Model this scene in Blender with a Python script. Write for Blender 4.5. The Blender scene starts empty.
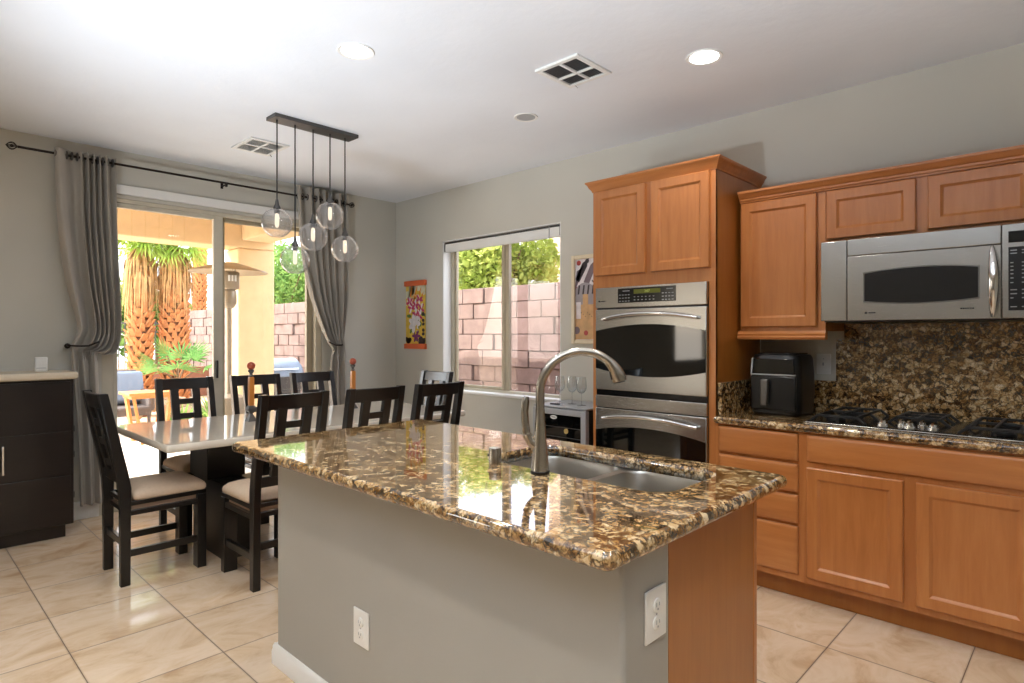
import bpy, bmesh, math, random
from math import sin, cos, pi, radians, sqrt, atan2
from mathutils import Vector, Matrix
random.seed(7)
SC = bpy.context.scene
COL = SC.collection

# ------------------------------------------------------------------ camera
cam_data = bpy.data.cameras.new('camera'); cam = bpy.data.objects.new('camera', cam_data); COL.objects.link(cam)
cam.location = (0, 0, 1.34); cam.rotation_euler = (radians(90), 0, radians(43.81))
cam_data.sensor_width = 36; cam_data.lens = 610.0/1024*36; cam_data.shift_y = -6.0/1024; cam_data.clip_start = .05
SC.camera = cam
# ------------------------------------------------------------------ world, sun, large lights, exposure
wd = bpy.data.worlds.new('sky'); SC.world = wd; wd.use_nodes = True
_n = wd.node_tree.nodes; _n.clear()
_o = _n.new('ShaderNodeOutputWorld'); _b = _n.new('ShaderNodeBackground'); _s = _n.new('ShaderNodeTexSky')
_s.sky_type = 'NISHITA'; _s.sun_disc = False; _s.sun_elevation = radians(40); _s.sun_rotation = radians(205); _s.dust_density = 2.5; _s.air_density = 1.0
_m = _n.new('ShaderNodeMix'); _m.data_type = 'RGBA'; _m.inputs['Factor'].default_value = .55; _m.inputs[7].default_value = (6, 6.1, 6.2, 1)
wd.node_tree.links.new(_s.outputs[0], _m.inputs[6]); wd.node_tree.links.new(_m.outputs[2], _b.inputs[0]); wd.node_tree.links.new(_b.outputs[0], _o.inputs[0])
_b.inputs[1].default_value = .72
def lamp(name, kind, loc, energy, color=(1, 1, 1), aim=None, **kw):
    d = bpy.data.lights.new(name, kind); d.energy = energy; d.color = color
    for k, v in kw.items(): setattr(d, k, v)
    o = bpy.data.objects.new(name, d); COL.objects.link(o); o.location = loc
    if aim is not None: o.rotation_euler = (Vector(aim)-Vector(loc)).to_track_quat('-Z', 'Y').to_euler()
    return o
lamp('sun', 'SUN', (-8, -6, 9), 6.0, (1, .95, .86), aim=(-8+.60, -6+.55, 9-.68), angle=radians(.6))
# daylight through the two openings in view
# added fill spots out of view, aimed up to brighten the ceiling
for loc, aim, e_ in (((-2.9, -.1, .7), (-3.8, 2.1, 2.74), 100), ((-1.3, -1.4, .75), (-1.6, .15, 2.74), 470), ((.4, -1.4, .75), (.3, .0, 2.74), 420)):
    lamp('ceiling_fill', 'SPOT', loc, e_, (.80, .90, 1), aim=aim, spot_size=radians(84), spot_blend=1, shadow_soft_size=.12)
for nm, loc, aim, sx, sy in (('door_portal', (-5.56, 2.06, 1.2), (-3, 2.06, 1.2), 1.8, 2.36), ('window_portal', (-3.85, 4.0, 1.53), (-3.85, 2, 1.53), 1.5, 1.46)):
    lp = lamp(nm, 'AREA', loc, 1, (1, 1, 1), aim=aim, shape='RECTANGLE', size=sx, size_y=sy); lp.data.cycles.is_portal = True
SC.view_settings.view_transform = 'Standard'; SC.view_settings.look = 'None'
SC.view_settings.exposure = 0.65; SC.view_settings.gamma = 1.0; SC.view_settings.use_curve_mapping = False
cy = SC.cycles; cy.use_denoising = True; cy.max_bounces = 10; cy.transparent_max_bounces = 24; cy.glossy_bounces = 5
cy.caustics_reflective = False; cy.caustics_refractive = False; cy.sample_clamp_indirect = 6

# ------------------------------------------------------------------ materials
def lin(c):
    return tuple((v/255/12.92 if v <= 10 else ((v/255+.055)/1.055)**2.4) for v in c) + (1,)
class NT:
    def __init__(s, name):
        s.m = bpy.data.materials.new(name); s.m.use_nodes = True; s.t = s.m.node_tree; s.t.nodes.clear()
        s.out = s.n('ShaderNodeOutputMaterial')
    def n(s, typ, **kw):
        x = s.t.nodes.new(typ)
        for k, v in kw.items(): setattr(x, k, v)
        return x
    def l(s, a, b): s.t.links.new(a, b)
    def coord(s, scale=(1, 1, 1), rot=(0, 0, 0)):
        c = s.n('ShaderNodeTexCoord'); m = s.n('ShaderNodeMapping'); s.l(c.outputs['Object'], m.inputs[0])
        m.inputs['Scale'].default_value = scale; m.inputs['Rotation'].default_value = rot; return m.outputs[0]
    def noise(s, vec, scale=5, detail=3, rough=.5, dist=0):
        x = s.n('ShaderNodeTexNoise'); s.l(vec, x.inputs['Vector']); x.inputs['Scale'].default_value = scale
        x.inputs['Detail'].default_value = detail; x.inputs['Roughness'].default_value = rough; x.inputs['Distortion'].default_value = dist; return x
    def ramp(s, fac, stops, interp='LINEAR'):
        r = s.n('ShaderNodeValToRGB'); s.l(fac, r.inputs[0]); e = r.color_ramp; e.interpolation = interp
        while len(e.elements) < len(stops): e.elements.new(.5)
        for i, (p, c) in enumerate(stops): e.elements[i].position = p; e.elements[i].color = c if len(c) == 4 else lin(c)
        return r.outputs[0]
    def mix(s, fac, a, b, mode='MIX'):
        x = s.n('ShaderNodeMix', data_type='RGBA', blend_type=mode)
        for sock, v in ((x.inputs['Factor'], fac), (x.inputs[6], a), (x.inputs[7], b)):
            if hasattr(v, 'links'): s.l(v, sock)
            else: sock.default_value = v
        return x.outputs[2]
    def math(s, op, a, b=0):
        x = s.n('ShaderNodeMath', operation=op)
        for i, v in enumerate((a, b)):
            if hasattr(v, 'links'): s.l(v, x.inputs[i])
            else: x.inputs[i].default_value = v
        return x.outputs[0]
    def bump(s, h, strength=.2, dist=.01):
        b = s.n('ShaderNodeBump'); s.l(h, b.inputs['Height']); b.inputs['Strength'].default_value = strength; b.inputs['Distance'].default_value = dist; return b.outputs[0]
    def bsdf(s, color=None, rough=.5, metal=0, normal=None, **kw):
        p = s.n('ShaderNodeBsdfPrincipled')
        if color is not None:
            if hasattr(color, 'links'): s.l(color, p.inputs['Base Color'])
            else: p.inputs['Base Color'].default_value = color
        if hasattr(rough, 'links'): s.l(rough, p.inputs['Roughness'])
        else: p.inputs['Roughness'].default_value = rough
        p.inputs['Metallic'].default_value = metal
        if normal is not None: s.l(normal, p.inputs['Normal'])
        for k, v in kw.items(): p.inputs[k.replace('_', ' ')].default_value = v
        s.l(p.outputs[0], s.out.inputs[0]); return p
M = {}
def plain(name, rgb, rough=.5, metal=0, var=.06, scale=8, **kw):
    t = NT(name); v = t.coord(); f = t.noise(v, scale, 3)
    c = lin(rgb); lo = tuple(max(0, x*(1-var)) for x in c[:3])+(1,); hi = tuple(min(1, x*(1+var)) for x in c[:3])+(1,)
    t.bsdf(t.ramp(f.outputs[0], [(.3, lo), (.7, hi)]), rough, metal, **kw); M[name] = t.m; return t.m
def paint(name, rgb, bs=.12, rough=.6):
    t = NT(name); v = t.coord(); a = t.noise(v, 14, 4, .6); b = t.noise(v, 1.3, 2)
    c = lin(rgb); hi = tuple(x*1.03 for x in c[:3])+(1,); lo = tuple(x*.97 for x in c[:3])+(1,)
    t.bsdf(t.ramp(b.outputs[0], [(.35, lo), (.65, hi)]), rough, normal=t.bump(a.outputs[0], bs, .01)); M[name] = t.m
paint('wall_paint', (203, 200, 189), .08); paint('ceiling_paint', (236, 239, 244), .2, .8); paint('trim_white', (236, 235, 231), .02, .4)
paint('wall_paint_shaded', (168, 165, 157), .15)  # same wall paint, with the knee wall's shade darkened into its colour
def wood(name, c0, c1, c2, axis='z', rough=.34):
    sc = {'z': (9, 9, .9), 'x': (.9, 9, 9), 'y': (9, .9, 9)}[axis]
    t = NT(name); v = t.coord(sc); a = t.noise(v, 3.2, 5, .6, .4); b = t.noise(t.coord(), 2.0, 2)
    f = t.math('ADD', t.math('MULTIPLY', a.outputs[0], .62), t.math('MULTIPLY', b.outputs[0], .38))
    t.bsdf(t.ramp(f, [(.25, c0), (.5, c1), (.75, c2)]), rough, normal=t.bump(a.outputs[0], .02, .004), Coat_Weight=.25, Coat_Roughness=.2); M[name] = t.m
wood('maple', (164, 98, 47), (184, 116, 61), (198, 133, 75)); wood('maple_h', (164, 98, 47), (184, 116, 61), (198, 133, 75), 'x')
wood('maple_side', (158, 93, 32), (168, 103, 40), (179, 114, 48))
wood('black_wood', (10, 9, 9), (15, 14, 14), (21, 19, 19), 'z', .3)
wood('espresso', (22, 15, 14), (29, 21, 19), (36, 27, 24), 'y', .3)
wood('candle_wood', (176, 104, 40), (196, 124, 52), (208, 140, 66))
wood('patio_wood', (190, 120, 60), (206, 136, 74), (220, 152, 90), 'x', .6)
def granite(name, dark=1.0):
    t = NT(name); base = t.coord(); w = t.noise(base, 16, 5, .65)
    vec = t.n('ShaderNodeVectorMath', operation='ADD'); sub = t.n('ShaderNodeVectorMath', operation='SCALE'); t.l(w.outputs['Color'], sub.inputs[0]); sub.inputs['Scale'].default_value = .075
    t.l(base, vec.inputs[0]); t.l(sub.outputs[0], vec.inputs[1])
    def vor(scale, feat='F1'):
        x = t.n('ShaderNodeTexVoronoi', feature=feat); t.l(vec.outputs[0], x.inputs['Vector']); x.inputs['Scale'].default_value = scale; return x
    a = vor(42); e = vor(42, 'DISTANCE_TO_EDGE'); f = vor(105)
    sep = t.n('ShaderNodeSeparateColor'); t.l(a.outputs['Color'], sep.inputs[0])
    sf = t.n('ShaderNodeSeparateColor'); t.l(f.outputs['Color'], sf.inputs[0])
    n1 = t.noise(base, 38, 6, .7, 1.2)
    k = t.math('ADD', t.math('MULTIPLY', sep.outputs[0], .40), t.math('ADD', t.math('MULTIPLY', sf.outputs[0], .26), t.math('MULTIPLY', n1.outputs[0], .34)))
    c = t.ramp(k, [(.20, (30, 24, 18)), (.32, (84, 60, 34)), (.43, (140, 101, 56)), (.55, (184, 146, 96)), (.68, (212, 184, 142)), (.86, (236, 216, 184))])
    n2 = t.noise(base, 60, 5, .75)
    edge = t.ramp(t.math('ADD', e.outputs['Distance'], t.math('MULTIPLY', t.math('SUBTRACT', n2.outputs[0], .5), .42)), [(.0, (1, 1, 1, 1)), (.07, (.6, .6, .6, 1)), (.13, (0, 0, 0, 1))])
    patch = t.ramp(t.noise(base, 8, 4, .6).outputs[0], [(.36, (.35, .35, .35, 1)), (.6, (1, 1, 1, 1))])
    c = t.mix(t.mix(1.0, edge, patch, 'MULTIPLY'), c, lin((30, 24, 18)))
    sp = t.ramp(t.noise(base, 120, 3).outputs[0], [(.60, (0, 0, 0, 1)), (.66, (1, 1, 1, 1))])
    c = t.mix(t.math('MULTIPLY', sp, .65), c, lin((34, 27, 20)))
    c = t.mix(1.0, c, (dark, dark, dark*.96, 1), 'MULTIPLY')
    t.bsdf(c, .07, Specular_IOR_Level=.6, Coat_Weight=.8, Coat_Roughness=.02); M[name] = t.m
granite('granite', 1.0)
def tile():
    t = NT('floor_tile'); g = t.n('ShaderNodeNewGeometry'); s = t.n('ShaderNodeSeparateXYZ'); t.l(g.outputs['Position'], s.inputs[0])
    def grid(sock, off, pitch):
        u = t.math('DIVIDE', t.math('ADD', sock, off), pitch); fr = t.math('FRACT', u); d = t.math('MINIMUM', fr, t.math('SUBTRACT', 1, fr))
        return t.math('MULTIPLY', d, pitch), t.math('FLOOR', u)
    dx, ix = grid(s.outputs[0], .379+.458*40, .458); dy, iy = grid(s.outputs[1], -.565+.4525*40, .4525)
    d = t.math('MINIMUM', dx, dy); grout = t.ramp(d, [(.0022, (1, 1, 1, 1)), (.0042, (0, 0, 0, 1))])
    cmb = t.n('ShaderNodeCombineXYZ'); t.l(ix, cmb.inputs[0]); t.l(iy, cmb.inputs[1]); wn = t.n('ShaderNodeTexWhiteNoise'); t.l(cmb.outputs[0], wn.inputs['Vector'])
    off = t.n('ShaderNodeVectorMath', operation='MULTIPLY_ADD'); t.l(wn.outputs['Color'], off.inputs[0]); off.inputs[1].default_value = (9, 9, 9); t.l(g.outputs['Position'], off.inputs[2])
    st = t.n('ShaderNodeMapping'); t.l(off.outputs[0], st.inputs[0]); st.inputs['Scale'].default_value = (1.6, 1, 1)
    a = t.noise(st.outputs[0], 3.4, 6, .62, .8)
    c = t.ramp(a.outputs[0], [(.3, (198, 166, 132)), (.46, (221, 195, 164)), (.6, (230, 208, 182)), (.75, (214, 184, 150))])
    c = t.mix(t.math('MULTIPLY', wn.outputs['Value'], .10), c, lin((176, 150, 124)))
    c = t.mix(grout, c, lin((84, 64, 46)))
    h = t.math('SUBTRACT', 1, grout)
    r = t.math('ADD', .15, t.math('MULTIPLY', grout, .5))
    t.bsdf(c, r, normal=t.bump(h, .25, .002), Specular_IOR_Level=.5); M['floor_tile'] = t.m
tile()
def steel(name, rgb, rough, axis=(1, 1, 60)):
    t = NT(name); a = t.noise(t.coord(axis), 10, 2)
    t.bsdf(lin(rgb), t.math('ADD', rough-.01, t.math('MULTIPLY', a.outputs[0], .02)), 1); M[name] = t.m
steel('steel', (178, 176, 172), .27, (2, 2, 70)); steel('nickel', (176, 170, 160), .25, (30, 30, 2)); steel('chrome', (225, 225, 225), .1); steel('sink_steel', (190, 187, 180), .3)
plain('black_glass', (10, 12, 12), .04, Specular_IOR_Level=.65); plain('black_plastic', (11, 11, 12), .3); plain('black_gloss', (14, 14, 15), .16)
plain('dark_window', (26, 27, 28), .22); plain('iron', (18, 17, 17), .45); plain('bronze', (46, 36, 30), .4, .6); plain('pewter', (92, 90, 88), .35, .7)
plain('grey_metal', (120, 118, 114), .35, .8); plain('white_plastic', (232, 231, 226), .35); plain('grey_plastic', (168, 170, 172), .4)
plain('cushion', (206, 184, 160), .85, var=.04, scale=60); plain('cushion_side', (196, 172, 150), .85)
plain('table_stone', (218, 208, 192), .05, var=.05, scale=3, Coat_Weight=.3); plain('ivory_top', (222, 208, 184), .25)
plain('red_ball', (172, 78, 50), .35); plain('orange_bar', (226, 108, 58), .4); plain('lcd', (92, 98, 22), .3); plain('digit', (196, 214, 120), .4)
plain('bottle_glass', (20, 26, 16), .1); plain('cork', (196, 168, 104), .5)
plain('frame_tan', (176, 164, 138), .45); plain('frame_beige', (204, 196, 176), .45); plain('frame_cream', (226, 212, 182), .45); plain('stucco', (216, 188, 146), .9, var=.05); plain('stucco_dark', (214, 178, 124), .9)
plain('concrete', (228, 221, 210), .8, var=.05); plain('gravel', (190, 160, 128), .95, var=.25, scale=30); plain('heater_metal', (150, 138, 120), .4, .4)
plain('trunk_tan', (120, 76, 48), .95, var=.25, scale=14); plain('boot_tan', (196, 132, 84), .95, var=.25, scale=12); plain('thatch', (188, 146, 96), .95, var=.2, scale=9)
plain('wicker', (92, 84, 80), .8); plain('blue_fabric', (128, 146, 172), .9); plain('grill_cover', (128, 142, 160), .6); plain('rock', (176, 148, 124), .95, var=.2)
plain('planter_brown', (140, 96, 74), .9); plain('bark', (104, 82, 60), .95); plain('neighbour_wall', (178, 158, 136), .9)
def leaf(name, a, b):
    t = NT(name); v = t.noise(t.coord(), 2.5, 3); c = t.ramp(v.outputs[0], [(.35, a), (.65, b)])
    d = t.n('ShaderNodeBsdfDiffuse'); tr = t.n('ShaderNodeBsdfTranslucent'); mx = t.n('ShaderNodeMixShader'); mx.inputs[0].default_value = .35
    t.l(c, d.inputs[0]); t.l(c, tr.inputs[0]); t.l(d.outputs[0], mx.inputs[1]); t.l(tr.outputs[0], mx.inputs[2]); t.l(mx.outputs[0], t.out.inputs[0]); M[name] = t.m
leaf('leaf_yellow', (118, 136, 50), (190, 200, 110)); leaf('leaf_green', (84, 122, 58), (142, 174, 96)); leaf('palm_green', (136, 166, 62), (190, 206, 112)); leaf('fan_green', (82, 128, 66), (128, 166, 98)); leaf('agave', (88, 128, 60), (150, 180, 96))
def fabric(name, rgb):
    t = NT(name); a = t.noise(t.coord((1, 1, 1)), 220, 2); b = t.noise(t.coord(), 3, 3); c = lin(rgb)
    t.bsdf(t.ramp(b.outputs[0], [(.3, tuple(x*.92 for x in c[:3])+(1,)), (.7, tuple(x*1.06 for x in c[:3])+(1,))]), .8, normal=t.bump(a.outputs[0], .06, .002), Sheen_Weight=.25); M[name] = t.m
fabric('curtain_cloth', (172, 165, 154))
def thin_glass(name, amt=.9, tint=(1, 1, 1, 1), base=.0, milky=0.0, pw=5):
    t = NT(name); lw = t.n('ShaderNodeLayerWeight'); lw.inputs[0].default_value = .5      # Schlick reflectance, the same from both sides of the pane
    fr = t.math('ADD', .04, t.math('MULTIPLY', .96, t.math('POWER', lw.outputs['Facing'], pw)))
    tr = t.n('ShaderNodeBsdfTransparent'); gl = t.n('ShaderNodeBsdfGlossy'); gl.inputs['Roughness'].default_value = .01
    if pw < 5: t.l(t.mix(t.math('POWER', lw.outputs['Facing'], 3), tint, (.42, .42, .44, 1)), tr.inputs[0])      # longer path through curved glass near the rim
    else: tr.inputs[0].default_value = tint
    mx = t.n('ShaderNodeMixShader'); t.l(t.math('ADD', base, t.math('MULTIPLY', fr, amt)), mx.inputs[0]); t.l(tr.outputs[0], mx.inputs[1]); t.l(gl.outputs[0], mx.inputs[2])
    res = mx.outputs[0]
    if milky:
        df = t.n('ShaderNodeBsdfTranslucent'); df.inputs[0].default_value = (.95, .95, .95, 1); d2 = t.n('ShaderNodeBsdfDiffuse'); d2.inputs[0].default_value = (.95, .95, .95, 1)
        m3 = t.n('ShaderNodeMixShader'); t.l(df.outputs[0], m3.inputs[1]); t.l(d2.outputs[0], m3.inputs[2])
        m2 = t.n('ShaderNodeMixShader'); m2.inputs[0].default_value = milky; t.l(res, m2.inputs[1]); t.l(m3.outputs[0], m2.inputs[2]); res = m2.outputs[0]
    t.l(res, t.out.inputs[0]); M[name] = t.m
thin_glass('pane', .8); thin_glass('screen_pane', .8, (.86, .84, .86, 1)); thin_glass('globe_glass', 1.0, (.93, .93, .94, 1), .03, .10, 2.6); thin_glass('stemware', 1.0, (.94, .95, .95, 1), .03, .05, 3)
def emit(name, rgb, st):
    t = NT(name); e = t.n('ShaderNodeEmission'); e.inputs[0].default_value = rgb+(1,); e.inputs[1].default_value = st; t.l(e.outputs[0], t.out.inputs[0]); M[name] = t.m
emit('lamp_lens', (1, .98, .95), 9.0); emit('filament', (1, .62, .30), 9); emit('bulb_glow', (1, .80, .58), .95)
def blocks():
    t = NT('slump_block'); g = t.n('ShaderNodeNewGeometry'); a = t.noise(t.coord(), 5, 4, .6); wn = t.n('ShaderNodeObjectInfo')
    c = t.ramp(a.outputs[0], [(.3, (110, 91, 84)), (.55, (126, 106, 99)), (.75, (140, 119, 112))])
    t.bsdf(c, .95, normal=t.bump(a.outputs[0], .4, .02)); M['slump_block'] = t.m
blocks(); plain('mortar', (112, 96, 89), .95)

# ------------------------------------------------------------------ mesh builder
class MB:
    def __init__(s): s.v = []; s.f = []; s.mi = []; s.cur = 0
    def add(s, vs, fs):
        b = len(s.v); s.v += [tuple(p) for p in vs]; s.f += [tuple(b+i for i in q) for q in fs]; s.mi += [s.cur]*len(fs); return s
    def box(s, x0, x1, y0, y1, z0, z1):
        x0, x1 = min(x0, x1), max(x0, x1); y0, y1 = min(y0, y1), max(y0, y1); z0, z1 = min(z0, z1), max(z0, z1)
        return s.add([(x, y, z) for x in (x0, x1) for y in (y0, y1) for z in (z0, z1)], [(0, 1, 3, 2), (4, 6, 7, 5), (0, 4, 5, 1), (2, 3, 7, 6), (0, 2, 6, 4), (1, 5, 7, 3)])
    def obox(s, c, size, mat):
        h = [x/2 for x in size]; vs = [Vector(c)+mat@Vector((a*h[0], b*h[1], d*h[2])) for a in (-1, 1) for b in (-1, 1) for d in (-1, 1)]
        return s.add(vs, [(0, 1, 3, 2), (4, 6, 7, 5), (0, 4, 5, 1), (2, 3, 7, 6), (0, 2, 6, 4), (1, 5, 7, 3)])
    def bar(s, p, q, w, d, up=(0, 0, 1)):
        p = Vector(p); q = Vector(q); z = (q-p).normalized(); x = Vector(up).cross(z)
        if x.length < 1e-4: x = Vector((1, 0, 0)).cross(z)
        if x.length < 1e-4: x = Vector((0, 1, 0)).cross(z)
        x.normalize(); y = z.cross(x); m = Matrix((x, y, z)).transposed(); return s.obox((p+q)/2, (w, d, (q-p).length), m)
    def loft(s, rings, cap=True, closed=True):
        n = len(rings[0]); vs = [p for r in rings for p in r]; fs = []
        for i in range(len(rings)-1):
            for j in range(n if closed else n-1):
                k = (j+1) % n; fs.append((i*n+j, i*n+k, (i+1)*n+k, (i+1)*n+j))
        if cap: fs.append(tuple(reversed(range(n)))); fs.append(tuple((len(rings)-1)*n+j for j in range(n)))
        return s.add(vs, fs)
    def lathe(s, prof, c=(0, 0, 0), n=24, cap=True, m=None):
        c = Vector(c); m = m or Matrix.Identity(3)
        return s.loft([[c+m@Vector((r*cos(2*pi*j/n), r*sin(2*pi*j/n), z)) for j in range(n)] for r, z in prof], cap)
    def cyl(s, p, q, r, n=16, r2=None):
        p = Vector(p); q = Vector(q); m = (q-p).to_track_quat('Z', 'Y').to_matrix(); L = (q-p).length
        return s.lathe([(r, 0), (r if r2 is None else r2, L)], p, n, True, m)
    def tube(s, path, r, n=10, cap=True, flat=1.0):
        P = [Vector(p) for p in path]; R = r if hasattr(r, '__len__') else [r]*len(P); rings = []
        t = (P[1]-P[0]).normalized(); ref = Vector((0, 0, 1)) if abs(t.z) < .9 else Vector((1, 0, 0)); u = t.cross(ref).normalized()
        for i, p in enumerate(P):
            t = (P[min(i+1, len(P)-1)]-P[max(i-1, 0)]).normalized(); u = (u-t*u.dot(t)).normalized(); w = t.cross(u)
            rings.append([p+(u*cos(2*pi*j/n)+w*sin(2*pi*j/n)*flat)*R[i] for j in range(n)])
        return s.loft(rings, cap)
    def sphere(s, c, r, n=16, sq=(1, 1, 1)):
        c = Vector(c); k = n//2
        rings = [[c+Vector((r*sq[0]*sin(pi*i/k)*cos(2*pi*j/n), r*sq[1]*sin(pi*i/k)*sin(2*pi*j/n), r*sq[2]*cos(pi*i/k))) for j in range(n)] for i in range(1, k)]
        b = len(s.v); s.loft(rings, False); top = len(s.v); s.v += [tuple(c+Vector((0, 0, r*sq[2]))), tuple(c-Vector((0, 0, r*sq[2])))]
        L = b+(k-2)*n
        for j in range(n):
            s.f.append((top, b+j, b+(j+1) % n)); s.f.append((top+1, L+(j+1) % n, L+j)); s.mi += [s.cur]*2
        return s
    def prism(s, poly, a0, a1, axis='z'):
        def P(u, v, w): return {'z': (u, v, w), 'y': (u, w, v), 'x': (w, u, v)}[axis]
        n = len(poly); vs = [P(u, v, a0) for u, v in poly]+[P(u, v, a1) for u, v in poly]
        return s.add(vs, [tuple(range(n)), tuple(reversed(range(n, 2*n)))]+[(i, i+n, (i+1) % n+n, (i+1) % n) for i in range(n)])
def root_of(o):
    w = Vector((0, 0, 0))
    while o is not None: w += o.location; o = o.parent
    return w
def build(name, mb, mats, parent=None, bevel=0, smooth=True, seg=2, ang=.65, subd=0, solid=0, flat=False):
    off = root_of(parent) if parent is not None else Vector((0, 0, 0))
    me = bpy.data.meshes.new(name); me.from_pydata([tuple(Vector(p)-off) for p in mb.v], [], mb.f); me.update()
    bm = bmesh.new(); bm.from_mesh(me); bmesh.ops.recalc_face_normals(bm, faces=bm.faces); bm.to_mesh(me); bm.free()
    if not isinstance(mats, (list, tuple)): mats = [mats]
    for m in mats: me.materials.append(M[m])
    if len(mats) > 1: me.polygons.foreach_set('material_index', mb.mi)
    if smooth:
        me.polygons.foreach_set('use_smooth', [True]*len(me.polygons)); me.set_sharp_from_angle(angle=ang)
    o = bpy.data.objects.new(name, me); COL.objects.link(o); o.parent = parent
    if solid: md = o.modifiers.new('solid', 'SOLIDIFY'); md.thickness = solid; md.offset = 0
    if flat:
        for p_ in me.polygons:
            if abs(p_.normal.z) > .999: p_.use_smooth = False
    if bevel: md = o.modifiers.new('bevel', 'BEVEL'); md.width = bevel; md.segments = seg; md.limit_method = 'ANGLE'; md.angle_limit = .6
    if subd: md = o.modifiers.new('sub', 'SUBSURF'); md.levels = subd; md.render_levels = subd
    return o
def tag(o, label=None, cat=None, group=None, kind=None):
    if label: o['label'] = label
    if cat: o['category'] = cat
    if group: o['group'] = group
    if kind: o['kind'] = kind
    return o
def thing(name, label, cat, loc=(0, 0, 0), rz=0, group=None):
    o = bpy.data.objects.new(name, None); COL.objects.link(o); o.location = loc; o.rotation_euler = (0, 0, rz); o.empty_display_size = .1
    return tag(o, label, cat, group)
def struct(name, mb, mats, parent=None, **kw):
    o = build(name, mb, mats, parent, **kw)
    if parent is None: o['kind'] = 'structure'
    return o
def dup(src, loc, rz, label):
    def rec(o, par):
        c = o.copy(); COL.objects.link(c); c.parent = par
        for ch in list(o.children): rec(ch, c)
        return c
    r = rec(src, None); r.location = loc; r.rotation_euler = (0, 0, rz); r['label'] = label; return r
def rrect(x0, x1, y0, y1, r, k=6):
    p = []
    for cx, cy_, a0 in ((x1-r, y1-r, 0), (x0+r, y1-r, 90), (x0+r, y0+r, 180), (x1-r, y0+r, 270)):
        p += [(cx+r*cos(radians(a0+90*i/k)), cy_+r*sin(radians(a0+90*i/k))) for i in range(k+1)]
    return p

# ================================================================== THE ROOM
LX, RY, CZ = -5.36, 3.81, 2.743
RX, BY = 3.2, -5.0
struct('floor', MB().box(LX-.02, RX, BY, RY+.02, -.1, 0), 'floor_tile', smooth=False)
struct('ceiling', MB().box(LX-.15, RX, BY, RY+.15, CZ, CZ+.12), 'ceiling_paint', smooth=False)
D0, D1, DT = 1.165, 2.955, 2.385          # sliding door opening
w = MB()
w.box(LX-.15, LX, BY, -4.7, 0, CZ); w.box(LX-.15, LX, -4.7, -3.4, 0, .9); w.box(LX-.15, LX, -4.7, -3.4, 2.2, CZ); w.box(LX-.15, LX, -3.4, D0, 0, CZ)
w.box(LX-.15, LX, D0, D1, DT, CZ); w.box(LX-.15, LX, D1, RY+.15, 0, CZ)
struct('wall_left', w, 'wall_paint', smooth=False)
W0, W1, WB, WT = -4.59, -3.11, .80, 2.255
w = MB()
w.box(LX, W0, RY, RY+.15, 0, CZ); w.box(W1, RX, RY, RY+.15, 0, CZ); w.box(W0, W1, RY, RY+.15, 0, WB); w.box(W0, W1, RY, RY+.15, WT, CZ)
struct('wall_right', w, 'wall_paint', smooth=False)
struct('wall_back', MB().box(LX-.15, RX, BY-.15, BY, 0, CZ), 'wall_paint', smooth=False)
struct('wall_side', MB().box(RX, RX+.15, BY-.15, RY+.15, 0, CZ), 'wall_paint', smooth=False)
b = MB(); b.prism([(LX, 0), (LX+.016, 0), (LX+.016, .1), (LX+.008, .125), (LX, .13)], -3, D0-.02, 'y'); b.prism([(LX, 0), (LX+.016, 0), (LX+.016, .1), (LX+.008, .125), (LX, .13)], D1+.02, RY, 'y')
struct('baseboard_left', b, 'trim_white', bevel=.002)
b = MB(); b.prism([(RY, 0), (RY-.016, 0), (RY-.016, .1), (RY-.008, .125), (RY, .13)], LX+.02, -2.36, 'x')
struct('baseboard_right', b, 'trim_white', bevel=.002)
# white head trim over the sliding door
struct('trim_1', MB().box(LX-.0, LX+.03, D0+.03, D1-.12, 2.412, 2.484), 'trim_white', bevel=.006)
# window reveal lining and sill
rv = MB(); rv.box(W0, W0+.012, RY+.002, RY+.10, WB, WT); rv.box(W1-.012, W1, RY+.002, RY+.10, WB, WT); rv.box(W0+.012, W1-.012, RY+.002, RY+.10, WT-.012, WT)
rv.box(W0-.0, W1, RY-.018, RY+.10, WB-.0, WB+.022)
struct('trim_2', rv, 'trim_white', bevel=.003)
# ---------------- window
wr = thing('window_1', None, None, (-3.85, RY+.12, WB)); wr['kind'] = 'structure'
ya, yb = RY+.10, RY+.148
f = MB(); f.box(W0, W0+.05, ya, yb, WB, WT); f.box(W1-.05, W1, ya, yb, WB, WT); f.box(W0+.05, W1-.05, ya, yb, WB, WB+.045); f.box(W0+.05, W1-.05, ya, yb, WT-.045, WT)
build('window_frame', f, 'frame_beige', wr, bevel=.004)
f = MB(); f.box(W0+.05, W0+.075, ya+.012, yb-.004, WB+.045, WT-.045); f.box(-3.885, -3.845, ya+.004, yb-.004, WB+.045, WT-.045); f.box(W0+.075, -3.885, ya+.012, yb-.004, WB+.045, WB+.07); f.box(W0+.075, -3.885, ya+.012, yb-.004, WT-.07, WT-.045)
build('sliding_sash', f, 'frame_tan', wr, bevel=.003)
f = MB(); f.box(-3.845, -3.80, ya+.010, yb-.002, WB+.045, WT-.045); f.box(W1-.075, W1-.05, ya+.014, yb, WB+.045, WT-.045)
build('fixed_sash', f, 'frame_tan', wr, bevel=.003)
build('pane', MB().box(W0+.075, -3.885, ya+.024, ya+.029, WB+.07, WT-.07), 'pane', wr, smooth=False)
build('pane', MB().box(-3.80, W1-.075, ya+.028, ya+.033, WB+.045, WT-.045), 'screen_pane', wr, smooth=False)
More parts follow.
